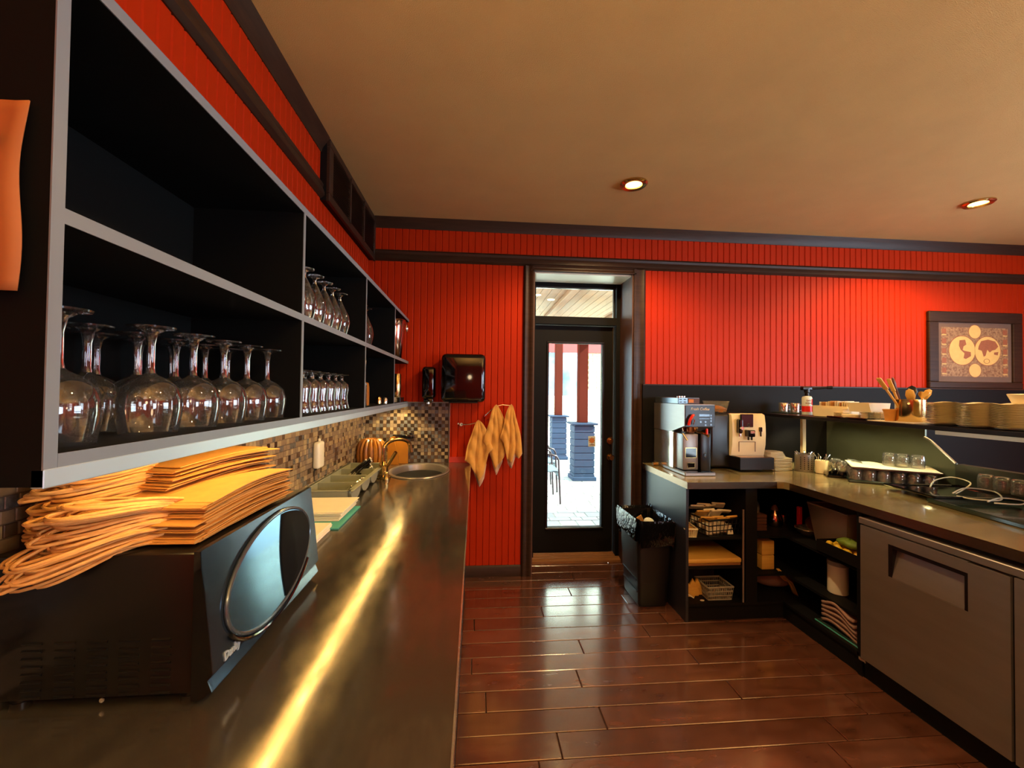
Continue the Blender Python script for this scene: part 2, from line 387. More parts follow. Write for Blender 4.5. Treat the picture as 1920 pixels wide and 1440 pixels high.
# trims
def trim(n, f, m='dkwood'):
    b = B(); f(b); return struct('trim_%d' % n, b, M[m])
crown = [(0, 0), (0, -.078), (.014, -.078), (.02, -.055), (.045, -.02), (.058, 0)]
trim(1, lambda b: b.prism([(XL+dx, ZC+dz) for dx, dz in crown], 'y', YR, 2.37))
trim(2, lambda b: b.prism([(YB-dx, ZC+dz) for dx, dz in crown], 'x', XL+.06, XR))
rail = [(0, -.045), (0, .045), (.018, .045), (.028, .03), (.024, .012), (.034, -.012), (.034, -.03), (.016, -.045)]
trim(3, lambda b: b.prism([(XL+dx, 2.56+dz) for dx, dz in rail], 'y', YR, 2.37))
trim(4, lambda b: b.prism([(YB-dx, 2.55+dz) for dx, dz in rail], 'x', XL+.06, XR))
def casing(b):
    prof = [(0, 0), (0, .024), (.012, .034), (.03, .024), (.045, .024), (.055, .03), (.066, .036), (.078, .036), (.078, 0)]
    b.prism([(.384+u, YB-v) for u, v in prof], 'z', 0, 2.505)
    b.prism([(1.40-u*1.28, YB-v) for u, v in prof], 'z', 0, 2.505)
    b.prism([(YB-v, 2.52-u*.72) for u, v in prof], 'x', .44, 1.32)
trim(5, casing, 'dkwood')
def jamb(b):
    b.box(DX0, DX0+.012, YB-.02, 3.72, 0, DZ); b.box(DX1-.012, DX1, YB-.02, 3.72, 0, DZ)
trim(6, jamb, 'jamb')
def rev(b): b.box(DX0+.012, DX1-.012, YB, 3.72, DZ-.012, DZ)
trim(7, rev, 'white')
b = B(); b.prism([(YB, 0), (YB-.02, 0), (YB-.02, .07), (YB-.008, .088), (YB, .09)], 'x', -.06, .384); struct('baseboard_back', b, M['dkwood'])
def thresh(b):
    b.prism([(3.665, 0), (3.665, .018), (3.70, .03), (3.80, .05), (3.86, .05), (3.86, 0)], 'x', DX0+.012, DX1-.012)
t = trim(8, thresh, 'oak')
for k in range(4):
    q = B(); q.box(DX0+.014, DX1-.014, 3.70+k*.024, 3.708+k*.024, .028+k*.0046, .036+k*.0046, bev=.002); obj('threshold_ridge', q, M['oak'], t)

# louvred vent box high on the left wall
v = thing('louvred_vent', 'dark brown louvred vent box high on the left wall at the corner', 'vent', (-.83, 2.9, 2.5))
x0, x1 = XL, -.80
b = B(); b.box(x0, x1-.018, 2.37, 3.45, 2.505, 2.84); obj('vent_back', b, M['blackm'], v)
b = B()
for z0, z1 in ((2.50, 2.545), (2.80, 2.843)): b.box(x1-.02, x1, 2.37, 3.45, z0, z1, bev=.003)
for y0, y1 in ((2.37, 2.43), (3.40, 3.45)): b.box(x1-.02, x1, y0, y1, 2.545, 2.80, bev=.003)
obj('vent_frame', b, M['dkwood'], v)
for k in range(3):
    y0 = 2.43+k*.3233; y1 = y0+.3233
    if k: q = B(); q.box(x1-.02, x1+.006, y0-.008, y0+.008, 2.53, 2.815, bev=.003); obj('vent_mullion', q, M['dkwood'], v)
    q = B()
    for s in range(17):
        z = 2.556+s*.0148; q.prism([(x1-.018, z), (x1-.002, z-.006), (x1-.002, z-.003), (x1-.018, z+.004)], 'y', y0+.008, y1-.008)
    obj('slats', q, M['dkwood'], v, smooth=0, kind='stuff')

# recessed ceiling lights
def downlight(i, x, y):
    lab = ['recessed brass ceiling light in front of the glazed door', 'recessed brass ceiling light above the map picture'][i] if i < 2 else 'recessed brass ceiling light behind the camera'
    t = thing('recessed_light', lab, 'light', (x, y, ZC-.01), 0, 'recessed ceiling lights')
    b = B(); n = 32
    b.lathe([(.052, .008), (.054, -.001), (.078, -.006), (.088, .002), (.088, .0095)], n, (x, y, ZC-.01), cap0=False, cap1=False); obj('trim_ring', b, M['brass'], t)
    b = B(); b.lathe([(.0001, .003), (.035, .002), (.051, .006)], 24, (x, y, ZC-.01), cap0=False, cap1=False); obj('lens', b, M['lamp'], t)
for i, (x, y) in enumerate(DOWN): downlight(i, x, y)

# ================================================================== DOOR, TRANSOM
d = B(); FY0, FY1 = 3.76, 3.84
d.box(DX0, DX0+.06, FY0-.04, FY1, .03, DZ); d.box(DX1-.045, DX1, FY0-.04, FY1, .03, DZ); d.box(DX0+.06, DX1-.045, FY0-.04, FY1, 2.085, 2.15)
d.box(DX0+.06, DX1-.045, FY0, FY1, 2.43, DZ)
dfr = struct('trim_9', d, M['blackm'])
b = B(); b.box(DX0+.06, DX1-.045, 3.79, 3.796, 2.15, 2.43); win = struct('window_1', b, M['pane'])
b = B()
for a in ((DX0+.06, DX1-.045, 2.15, 2.162), (DX0+.06, DX1-.045, 2.415, 2.43), (DX0+.06, DX0+.07, 2.162, 2.415), (DX1-.058, DX1-.045, 2.162, 2.415)): b.box(a[0], a[1], 3.775, 3.80, a[2], a[3])
obj('window_frame', b, M['silver'], win)
DL, DR = DX0+.066, DX1-.052
GX0, GX1, GZ0, GZ1 = .655, 1.145, .27, 1.92
b = B(); y0, y1 = 3.785, 3.83
b.box(DL, GX0, y0, y1, .052, 2.08); b.box(GX1, DR, y0, y1, .052, 2.08); b.box(GX0, GX1, y0, y1, .052, GZ0); b.box(GX0, GX1, y0, y1, GZ1, 2.08)
door = struct('door_1', b, M['blackm'])
b = B()
for a in ((GX0-.02, GX1+.02, GZ0-.02, GZ0), (GX0-.02, GX1+.02, GZ1, GZ1+.02), (GX0-.02, GX0, GZ0, GZ1), (GX1, GX1+.02, GZ0, GZ1)): b.box(a[0], a[1], y0-.01, y0, a[2], a[3], bev=.004)
obj('glazing_bead', b, M['plast'], door)
b = B(); b.box(GX0, GX1, 3.806, 3.811, GZ0, GZ1); obj('glass_pane', b, M['pane'], door)
for z, nm in ((1.046, 'deadbolt'), (.90, 'door_knob')):
    b = B(); b.cyl((1.222, y0, z), (1.222, y0-.008, z), .031, n=24); b.cyl((1.222, y0-.008, z), (1.222, y0-.03, z), .012, n=12)
    if nm == 'deadbolt': b.cyl((1.222, y0-.016, z), (1.222, y0-.022, z), .021, n=20); b.box(1.217, 1.227, y0-.042, y0-.02, z-.018, z+.018, bev=.003)
    else:
        b.cyl((1.222, y0-.03, z), (1.222, y0-.045, z), .016, .029, n=20); b.cyl((1.222, y0-.045, z), (1.222, y0-.06, z), .029, .022, n=20)
    obj(nm, b, M['brass'], door)
b = B(); b.box(1.2385, 1.2425, y0-.004, y0, .06, 2.07); obj('brass_strip', b, M['brass'], door)
s = thing('window_sticker', 'small square sticker with an orange emblem on the door glass', 'sticker', (1.061, 3.804, .99))
b = B(); b.box(1.028, 1.094, 3.8035, 3.8055, .99, 1.085, bev=.0005); obj('card', b, M['signw'], s)
b = B(); b.cyl((1.061, 3.8035, 1.046), (1.061, 3.8025, 1.046), .023, n=24); obj('emblem', b, M['orange'], s)
b = B()
for i in range(8): a = i*pi/4; b.box(1.061+.026*cos(a)-.003, 1.061+.026*cos(a)+.003, 3.8025, 3.8035, 1.046+.026*sin(a)-.003, 1.046+.026*sin(a)+.003)
obj('emblem_dots', b, M['ink'], s)
text('sticker_text', 'OPEN', .018, face_mtx((1.061, 3.8030, 1.006), (1, 0, 0), (0, 0, 1)), M['ink'], s, bold=.0006)

# ================================================================== OUTSIDE
b = B(); b.box(-6, 12, 3.86, 18, -.16, -.062); ground = struct('ground', b, M['house'])
random.seed(3)
cnt = 0; st = B()
y = 3.9; r = 0
while y < 12:
    h = .13 if r % 2 else .19; x = -.4 + random.uniform(0, .15)
    while x < 3.6:
        ww = random.choice((.14, .2, .26))
        px = 891+800*x/y
        if 1000 < px+40 and px-20 < 1150 and y < 8.4 and cnt < 295:
            q = B(); q.box(x+.004, x+ww-.004, y+.004, y+h-.004, -.062, -.05+random.uniform(-.003, .002), bev=.004); obj('paver', q, M['paver'], ground, smooth=0); cnt += 1
        else: st.box(x+.004, x+ww-.004, y+.004, y+h-.004, -.062, -.051)
        x += ww
    y += h; r += 1
obj('pavers_beyond', st, M['paver'], ground, smooth=0, kind='stuff')
# patio roof with boarded soffit
b = B(); b.box(-1.5, 2.75, 3.9, 8.5, 3.02, 3.2); proof = struct('patio_roof', b, M['postred'])
k = 0; x = -1.4
while x < 2.65:
    q = B(); q.box(x+.003, x+.137, 3.92, 8.48, 3.0, 3.02, bev=.003); obj('soffit_board', q, M['pine'], proof, smooth=0); x += .14
for x in (1.35, 2.6):
    q = B(); q.box(x, x+.12, 3.92, 8.48, 2.93, 3.0, bev=.005); obj('roof_beam', q, M['pine'], proof, smooth=0)
q = B(); q.box(-1.4, 2.7, 7.36, 7.54, 2.62, 2.72, bev=.006); obj('roof_beam', q, M['postred'], proof, smooth=0)
for x, y in ((.95, 6.6), (1.35-.13, 6.9)):
    q = B(); q.cyl((x, y, 2.996), (x, y, 3.0), .06, n=20); obj('soffit_light', q, M['puck'], proof)
def pillar(x, y, w, lab):
    t = thing('patio_pillar', lab, 'pillar', (x, y, -.05), 0, 'pillars of the patio roof')
    b = B(); b.box(x-w/2+.012, x+w/2-.012, y-w/2+.012, y+w/2-.012, -.05, .93); obj('pillar_core', b, M['slat'], t)
    n = 8; h = .95/n
    for i in range(n):
        q = B(); q.box(x-w/2, x+w/2, y-w/2, y+w/2, -.04+i*h, -.04+(i+1)*h-.014, bev=.004); obj('clapboard', q, M['slat'], t, smooth=0)
    q = B(); q.box(x-w/2-.03, x+w/2+.03, y-w/2-.03, y+w/2+.03, -.05, .02, bev=.01); obj('pillar_foot', q, M['slat'], t)
    q = B(); q.box(x-w/2-.05, x+w/2+.05, y-w/2-.05, y+w/2+.05, .915, .95, bev=.01); obj('pillar_cap', q, M['slat'], t)
    q = B(); q.box(x-.083, x+.083, y-.083, y+.083, .95, 2.62, bev=.008); obj('post', q, M['postred'], t)
pillar(1.90, 7.45, .36, 'red-brown roof post on the nearer slate blue clapboard base outside')
pillar(1.92, 9.75, .34, 'red-brown roof post on the farther slate blue clapboard base outside')
def chair(loc, rz, lab):
    t = thing('patio_chair', lab, 'chair', loc, rz, 'stacking chairs on the patio')
    for s in (-1, 1):
        b = B(); b.tube([(-.25, s*.27, 0), (-.235, s*.27, .3), (-.22, s*.27, .60), (-.19, s*.27, .655), (-.12, s*.27, .675), (.1, s*.27, .675), (.2, s*.27, .66), (.235, s*.27, .60), (.25, s*.27, .3), (.26, s*.27, 0)], .013, 8); obj('side_frame', b, M['metal_d'], t, world=False)
        b = B(); b.tube([(.235, s*.25, .42), (.29, s*.24, .62), (.33, s*.22, .83)], .012, 8); obj('back_post', b, M['metal_d'], t, world=False)
    b = B(); b.box(-.24, .24, -.25, .25, .43, .45, bev=.006); obj('seat', b, M['mesh'], t, world=False)
    b = B(); b.box(-.245, -.225, -.255, .255, .36, .45, bev=.005); obj('seat_apron', b, M['mesh'], t, world=False)
    b = B(); b.prism([(.235, .46), (.325, .84), (.335, .835), (.25, .45)], 'y', -.22, .22); obj('backrest', b, M['mesh'], t, world=False)
    return t
chair((.93, 6.05, -.05), radians(180), 'metal patio chair with blue-grey sling seat, nearer one seen through the door')
chair((1.02, 6.75, -.05), radians(180), 'metal patio chair with blue-grey sling seat, farther one seen through the door')
# house across the yard
b = B(); b.box(-4, 12, 14, 14.3, -.06, 6); hw = struct('wall_opposite_house', b, M['house'])
b = B(); b.box(-4, 12, 13.86, 14.0, 2.80, 3.10); obj('fascia', b, M['redtrim'], hw)
b = B(); b.box(2.30, 3.55, 13.93, 14.0, 1.22, 1.36, bev=.01); obj('window_sill', b, M['house'], hw)
b = B(); b.box(2.35, 3.38, 13.95, 13.99, 1.36, 2.80); obj('window_glass', b, M['dglass'], hw)
b = B(); b.box(3.38, 3.50, 13.92, 14.0, 1.30, 2.80, bev=.01); b.box(2.82, 2.87, 13.93, 14.0, 1.36, 2.80); b.box(2.23, 2.35, 13.92, 14.0, 1.30, 2.8, bev=.01); obj('window_frame', b, M['winframe'], hw)
for r in range(14):
    z = 2.78-(r+1)*.085; o_ = (r % 2)*.14
    for kx in range(6):
        x0_ = 3.62+kx*.28-o_
        q = B(); q.box(x0_+.005, x0_+.273, 13.96, 14.0, z+.005, z+.08); obj('brick', q, M['brick'], hw, smooth=0)
for k in range(14):
    z = 1.22-(k)*.14; q = B(); q.box(-1, 6, 13.97, 14.0, z-.132, z-.004); obj('siding_board', q, M['house'], hw, smooth=0)

# ================================================================== LEFT SIDE: tiles, counter, shelf unit
random.seed(11)
TP = .0268
# back-wall mosaic panel (x -.86..-.20) and left-wall mosaic
bt = thing('mosaic_splashback', 'brown and grey mosaic tile panel on the back wall above the sink', 'backsplash', (-.53, YB-.01, .91))
b = B(); b.box(XL, -.202, YB-.011, YB-.010+.0, .91, 1.385); obj('mortar_bed', b, M['grout'], bt)
st = B()
nx = int(.655/TP); nz = 17
for i in range(nx):
    for j in range(nz):
        x0 = XL+.008+i*.0268; z0 = .913+j*.0276
        dark = (i+j) % 2
        st.mi = random.choice((0, 3, 3, 0, 1)) if dark else random.choice((1, 2, 2, 4))
        st.box(x0+.0012, x0+.0256, YB-.016-random.uniform(0, .0015), YB-.0108, z0+.0012, z0+.0264)
obj('mosaic_tiles', st, M['tiles'], bt, smooth=0, kind='stuff')
b = B(); b.box(-.203, -.197, YB-.02, YB-.0102, .91, 1.39); b.box(XL, -.197, YB-.02, YB-.0102, 1.385, 1.391); obj('edge_trim', b, M['fridge'], bt)
lt = thing('mosaic_splashback', 'brown and tan mosaic tile strip along the left wall under the shelves', 'backsplash', (XL+.006, 1.9, .91))
b = B(); b.box(XL, XL+.004, -.3, 3.44, .911, 1.358); obj('mortar_bed', b, M['grout'], lt)
st = B(); cnt = 0; shared = {}
for j in range(17):
    z0 = .9125+j*.0262; y = -.3+(j % 2)*.02
    while y < 3.40:
        wd = random.choice((.0262, .0262, .040)); mi = random.choice((1, 4, 1, 4, 0, 1, 4, 1, 2)) if random.random() < .95 else 3
        if y+wd > 3.432: break
        if j >= 11 and .5 < y < 2.2 and cnt < 299:
            key = (round(wd, 4), mi)
            if key not in shared:
                q = B(); q.box(0, .0055, .0012, wd-.0012, .0012, .0250, bev=.0012)
                shared[key] = obj('tile', q, M['tiles'][mi], lt, smooth=0, world=False); c = shared[key]
            else: c = shared[key].copy(); C.objects.link(c)
            c.location = Vector((XL+.004, y, z0))-Vector(lt.location); cnt += 1
        else: st.mi = mi; st.box(XL+.004, XL+.0095, y+.0012, y+wd-.0012, z0+.0012, z0+.0250)
        y += wd
obj('mosaic_tiles', st, M['tiles'], lt, smooth=0, kind='stuff')

# worktop with oval sink cut-out
SX, SY, SRX, SRY = -.388, 3.085, .190, .272
wt = B(); bm = wt.bm; zt, zb = .91, .872
def slab(x0, x1, y0, y1): wt.box(x0, x1, y0, y1, zb, zt)
slab(XL+.002, -.03, -1.0, SY-.34); slab(XL+.002, -.03, SY+.34, YB-.011); slab(XL+.002, SX-.26, SY-.34, SY+.34); slab(SX+.26, -.03, SY-.34, SY+.34)
n = 48
for z, rev_ in ((zt, 0), (zb, 1)):
    inn = []; out = []
    for i in range(n):
        a = 2*pi*i/n; ca, sa = cos(a), sin(a)
        inn.append(bm.verts.new((SX+SRX*ca, SY+SRY*sa, z)))
        t = min(.26/abs(ca) if abs(ca) > 1e-6 else 9, .34/abs(sa) if abs(sa) > 1e-6 else 9)
        out.append(bm.verts.new((SX+t*ca, SY+t*sa, z)))
    for i in range(n): bm.faces.new((inn[i], out[i], out[(i+1) % n], inn[(i+1) % n]))
counter = thing('counter', 'long brushed steel topped counter along the left wall', 'counter', (-.45, 1.2, 0))
obj('worktop', wt, M['steel'], counter, smooth=20)
b = B(); b.box(-.0300, -.0262, -1.0, YB-.03, .868, .9115); obj('edge_strip', b, M['chrome'], counter)
b = B(); b.box(XL+.002, -.055, -1.0, YB-.03, .10, .870); obj('cabinet_body', b, M['blackm'], counter)
b = B(); b.box(XL+.002, -.10, -1.0, YB-.03, 0, .10); obj('plinth', b, M['blackm'], counter)
b = B(); b.box(-.20, -.03, YB-.022, YB-.0112, .911, .955); obj('upstand', b, M['redtrim'], counter)
sink = thing('sink', 'oval stainless steel bar sink set into the left counter', 'sink', (SX, SY, .91))
b = B(); b.lathe([(1.12, .001), (1.10, .007), (1.03, .008), (.985, .002), (.95, -.03), (.93, -.12), (.80, -.150), (.25, -.158), (.001, -.158)], 48, (SX, SY, .911), SRX, SRY, cap0=False, cap1=False); obj('bowl', b, M['fridge'], sink)
b = B(); b.lathe([(.001, .004), (.03, .004), (.04, 0)], 20, (SX, SY, .755), cap0=False, cap1=False); obj('drain', b, M['chrome'], sink)
fc = thing('faucet', 'gooseneck chrome faucet beside the sink', 'faucet', (-.585, 2.84, .91))
fx, fy = -.585, 2.84
b = B(); b.lathe([(.045, 0), (.045, .012), (.030, .020), (.027, .075), (.031, .085), (.023, .10), (.015, .105)], 20, (fx, fy, .912)); obj('faucet_body', b, M['brass'], fc)
b = B(); pts = [(fx, fy, 1.0), (fx, fy, 1.07)]+[(fx+.075-.075*cos(a), fy+.06-.06*cos(a), 1.10+.055*sin(a)) for a in [pi*i/10 for i in range(0, 11)]]+[(fx+.155, fy+.125, 1.06)]
b.tube(pts, .0125, 10); obj('spout', b, M['brass'], fc)
b = B(); b.tube([(fx+.02, fy-.01, .985), (fx+.05, fy-.03, 1.03), (fx+.085, fy-.05, 1.085)], .011, 8); obj('lever', b, M['brass'], fc)
for dx, dy in ((.03, -.07), (-.03, .08)):
    b = B(); b.lathe([(.022, 0), (.022, .01), (.014, .02), (.016, .045), (.011, .052)], 14, (fx+dx, fy+dy, .912)); obj('side_valve', b, M['brass'], fc)

# shelf unit over the counter
SF = -.53; Z0, Z1, Z2 = 1.355, 1.69, 2.022
su = thing('wall_shelf_unit', 'long black open wall shelf unit with grey edges above the left counter', 'shelf', (-.70, 2.0, Z0))
def board(nm, x0, x1, y0, y1, z0, z1, edge_axis='x'):
    p = B(); p.box(x0, x1-.002, y0, y1, z0, z1); o = obj(nm, p, M['unit'], su, smooth=0)
    e = B(); e.box(x1-.002, x1, y0, y1, z0, z1); obj('edge_band', e, M['edge'], o, smooth=0)
    return o
b = B(); b.box(XL+.002, XL+.010, .594, 3.44, 1.378, Z2); obj('back_panel', b, M['unit'], su, smooth=0)
board('end_panel', XL+.002, SF, .576, .594, Z0, Z2+.02)
board('top_board', XL+.002, SF, .5945, 3.438, Z2, Z2+.02)
board('middle_shelf', XL+.01, SF, .594, 3.438, Z1, Z1+.02)
board('bottom_shelf', XL+.002, SF, .5945, 3.438, 1.376, 1.394)
for y in (1.352, 2.108, 2.852):
    board('divider', XL+.01, SF, y, y+.014, 1.394, Z1); board('divider', XL+.01, SF, y, y+.014, Z1+.02, Z2)
b = B(); b.box(SF-.014, SF+.001, .576, 3.438, 1.353, 1.3765, bev=.001); obj('valance', b, M['valance'], su, label='pale aluminium valance strip under the bottom shelf')
b = B(); b.tube([(SF-.03, .62+i*(2.78/24), 1.3665) for i in range(25)], .0055, 6); obj('rope_light', b, M['rope'], su, label='warm glowing rope light')
b = B(); b.cyl((-.62, 3.30, 1.376), (-.62, 3.30, 1.368), .03, n=20); obj('puck_light', b, M['puck'], su)
lamp('puck_beam', 'SPOT', (-.60, 3.27, 1.36), 9, (1, .80, .38), (radians(18), 0, 0), spot_size=radians(115), spot_blend=.3, shadow_soft_size=.02)

# kraft sheet hung on the unit's end panel
ps = thing('kraft_sheet', 'orange kraft paper sheet pinned to the end of the wall shelf unit', 'paper', (-.67, .565, 1.60))
def f(u, v): return Vector((-.80+.247*u + .004*sin(7*v), .570-.010*(.5+.5*sin(9*u+3*v))*(u**2) - .006*sin(pi*v)*u, 1.595+.236*v))
b = B(); b.grid(f, 14, 18); obj('sheet', b, M['poster'], ps, thick=.0015)
for z in (1.71, 1.781):
    b = B(); b.box(-.70, -.5745, .5582, .5592, z-.006, z+.006); obj('printed_bar', b, M['ink'], ps)

# ------------------------------------------------------------------ glasses on the unit
def glass_kind(name, prof, mat, label, cat, n=24, foot=None):
    """upside-down stem glass; prof = outside outline (r,z) from rim (z=0) to foot"""
    t = thing(name, label, cat, (0, 0, 0))
    bowl = [p for p in prof['bowl']]
    b = B(); b.lathe(bowl, n, cap0=False, cap1=False); obj('bowl', b, mat, t, world=False, smooth=60)
    b = B(); b.lathe(prof['stem'], 12, cap0=False, cap1=False); obj('stem', b, mat, t, world=False, smooth=60)
    b = B(); b.lathe(prof['foot'], n, cap0=True, cap1=True); obj('foot', b, mat, t, world=False, smooth=60)
    return t
gob = dict(bowl=[(.043, 0), (.0445, .003), (.050, .045), (.050, .062), (.044, .084), (.028, .100), (.012, .108), (.008, .112)],
           stem=[(.008, .112), (.0065, .122), (.0065, .165), (.010, .185), (.020, .192)], foot=[(.020, .192), (.036, .195), (.037, .198), (.012, .199)])
tul = dict(bowl=[(.036, 0), (.037, .003), (.030, .030), (.027, .055), (.032, .085), (.030, .108), (.016, .122), (.009, .126)],
           stem=[(.009, .126), (.007, .132), (.009, .142), (.018, .146)], foot=[(.018, .146), (.032, .149), (.033, .152), (.010, .153)])
snf = dict(bowl=[(.030, 0), (.031, .003), (.041, .040), (.045, .065), (.040, .095), (.025, .125), (.014, .150), (.009, .158)],
           stem=[(.009, .158), (.006, .166), (.007, .178), (.016, .184)], foot=[(.016, .184), (.033, .187), (.034, .190), (.010, .191)])
def place(proto, spots, z, lab, grp, used=[]):
    for i, (x, y) in enumerate(spots):
        L_ = lab(i, x, y) if callable(lab) else lab
        if proto.name not in used: used.append(proto.name); proto.location = (x, y, z); tag(proto, L_, None, grp)
        else: dup(proto, (x, y, z), random.random()*6, L_, grp)
g1 = glass_kind('wine_goblet', gob, M['glass'], 'x', 'glass')
def row_name(x): return 'front' if x > -.65 else ('middle' if x > -.75 else 'rear')
order = ['nearest the end panel', 'second from the end panel', 'third from the end panel', 'fourth from the end panel', 'fifth from the end panel', 'sixth from the end panel', 'last before the divider']
spots = []
for x, ys in ((-.60, (.668, .845, .965, 1.075, 1.18, 1.29)), (-.705, (.72, .84, .955, 1.07, 1.18, 1.285)), (-.80, (.74, .86, .975, 1.09, 1.20))):
    for i, y in enumerate(ys): spots.append((x, y, order[i] if i < 5 else order[6]))
sp2 = {(round(x, 3), round(y, 3)): o_ for x, y, o_ in spots}
place(g1, [(x, y) for x, y, _ in spots], 1.3945, lambda i, x, y: 'upturned wine goblet in the %s row on the bottom shelf, %s' % (row_name(x), sp2[(round(x, 3), round(y, 3))]), 'upturned goblets in the nearest bottom bay')
NTH = ['first', 'second', 'third', 'fourth', 'fifth', 'sixth', 'seventh']
g2 = glass_kind('tulip_glass', tul, M['glass'], 'x', 'glass')
place(g2, [(x, 1.45+.088*k+(.02 if x < -.65 else 0)) for x in (-.60, -.70) for k in range(7)], 1.3945,
      lambda i, x, y: 'upturned tulip glass in the second bottom bay, %s row, %s from the left divider' % (row_name(x), NTH[i % 7]), 'upturned tulip glasses in the second bottom bay')
g3 = glass_kind('brandy_glass', snf, M['glass'], 'x', 'glass')
place(g3, [(x, 1.44+.098*k+(.03 if x < -.65 else 0)) for x in (-.60, -.705) for k in range(6)], 1.7105,
      lambda i, x, y: 'upturned brandy glass in the second top bay, %s row, %s from the left divider' % (row_name(x), NTH[i % 6]), 'upturned brandy glasses in the second top bay')
for k, (x, y) in enumerate([(-.60, 2.20), (-.60, 2.29), (-.60, 2.38), (-.69, 2.22), (-.69, 2.32)]):
    dup(g3, (x, y, 1.7105), .3*k, 'upturned tall brandy glass in the third top bay, %s' % ('front row, '+NTH[k] if k < 3 else 'rear row, '+NTH[k-3]), 'tall glasses in the third top bay', scale=(.95, .95, 1.12))
bk = thing('ice_bucket', 'shiny copper-toned champagne bucket with ring handles in the far top bay', 'bucket', (-.60, 3.12, 1.711))
b = B(); b.lathe([(.068, 0), (.072, .006), (.088, .20), (.092, .262), (.096, .268), (.092, .274), (.088, .268), (.083, .2), (.068, .012), (.001, .010)], 36, cap1=False); obj('bucket_body', b, M['copper'], bk, world=False)
for s in (-1, 1):
    b = B(); b.tube([(.098*cos(-1.0+s*1.0)+.006, .098*sin(-1.0+s*1.0)+.026*cos(a)*.9, .215+.026*sin(a)) for a in [2*pi*i/14 for i in range(14)]], .0035, 6, closed=True); obj('ring_handle', b, M['chrome'], bk, world=False)
b = B(); b.lathe([(.030, 0), (.031, .003), (.031, .168), (.029, .172), (.027, .168), (.027, .01), (.001, .008)], 28, (-.575, 3.20, 1.43), cap1=False)
one('brass_cup', b, M['brass'], 'tall brass tumbler in the far bottom bay', 'cup')
for k in range(6):
    b = B(); b.lathe([(.05, 0), (.068, .004), (.07, .0055), (.05, .003), (.001, .0025)], 24, (-.61, 3.03, 1.3945+k*.0062), cap1=False)
    one('saucer', b, M['white'], 'small plate, %s in the short stack in the far bottom bay' % ordn(k, 6), 'plate', 'small plates in the far bottom bay')
b = B(); b.box(-.66, -.535, 3.12, 3.27, 1.3945, 1.4295, bev=.003); one('box', b, M['plast'], 'low dark box under the brass tumbler', 'box')
sj = thing('straw_jar', 'jar of wooden stirrers in the third bottom bay', 'jar', (-.60, 2.28, 1.3945))
b = B(); b.lathe([(.035, 0), (.037, .003), (.037, .12), (.035, .12)], 20, cap1=False); obj('jar', b, M['glass2'], sj, world=False)
for k in range(7):
    a = k*.9; b = B(); b.cyl((.012*cos(a), .012*sin(a), .004), (.03*cos(a), .03*sin(a), .24-.01*(k % 3)), .0028, n=6); obj('stirrer', b, M['wood'], sj, world=False)
b = B(); b.lathe([(.036, 0), (.036, .10), (.031, .125), (.012, .13)], 20, (-.62, 2.42, 1.3945)); one('canister', b, M['amber'], 'amber canister beside the stirrer jar', 'jar')
b = B(); b.lathe([(.018, 0), (.019, .03), (.015, .042), (.008, .047)], 18, (-.59, 2.68, 1.3945)); one('salt_shaker', b, M['brass'], 'small brass shaker in the third bottom bay', 'shaker')
b = B(); b.lathe([(.015, 0), (.016, .026), (.012, .036), (.006, .04)], 18, (-.565, 2.75, 1.3945)); one('salt_shaker', b, M['chrome'], 'small chrome shaker beside the brass one', 'shaker')

# ------------------------------------------------------------------ microwave
mw = thing('microwave', 'black countertop microwave under a heap of kraft bags', 'microwave', (-.67, 1.08, .91))
MX0, MX1, MY0, MY1, MZ0, MZ1 = -.845, -.497, .83, 1.345, .924, 1.178
b = B(); b.box(MX0, MX1, MY0, MY1, MZ0, MZ1, bev=.006, seg=2); obj('casing', b, M['mwside'], mw)
# front frame: bulging outline in x-z, full width
fr = B(); prof = [(MX1-.006, .917), (MX1+.004, .914), (MX1+.030, .930), (MX1+.022, .950), (MX1+.030, .962), (MX1+.019, 1.06), (MX1+.006, 1.16), (MX1+.004, 1.183), (MX1-.006, 1.183)]
n = 40; EY, EZ, EA, EB = 1.085, 1.062, .210, .104
fr.prism(prof, 'y', MY0-.003, MY1+.003)
obj('door_frame', fr, M['mwframe'], mw)
b = B(); b.prism(prof, 'y', MY0-.006, MY0-.003); obj('frame_side', b, M['gloss'], mw)
def oval(ry, rz, x, ey=EY, n=48, tilt=.28): return [Vector((x-.125*(rz*sin(a)+tilt*ry*cos(a)*.35), ey+ry*cos(a)*1.0, EZ+rz*sin(a)+tilt*ry*cos(a)*.35)) for a in [2*pi*i/n for i in range(n)]]
fx0 = MX1+.0195
b = B(); b.tube(oval(EA, EB, fx0+.003), .0045, 8, closed=True); obj('window_ring', b, M['silver'], mw)
b = B(); A = [b.bm.verts.new(p) for p in oval(EA-.004, EB-.004, fx0+.004)]; A2 = [b.bm.verts.new(p) for p in oval(EA-.004, EB-.004, fx0-.01)]; b.cap(A); b.cap(A2, True); b.bridge(A2, A)
obj('window_glass', b, M['mwglass'], mw)
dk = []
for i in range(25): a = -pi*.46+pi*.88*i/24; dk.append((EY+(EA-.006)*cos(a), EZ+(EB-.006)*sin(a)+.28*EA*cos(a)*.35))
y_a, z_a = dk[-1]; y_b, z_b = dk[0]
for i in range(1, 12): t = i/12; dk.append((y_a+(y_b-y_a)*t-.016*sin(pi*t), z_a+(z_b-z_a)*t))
b = B(); A = [b.bm.verts.new((fx0+.0058-.125*(z-EZ), y, z)) for y, z in dk]; b.cap(A); obj('dark_reflection', b, M['unit'], mw, thick=.002)  # dark reflection on the window glass, put in as a thin black piece
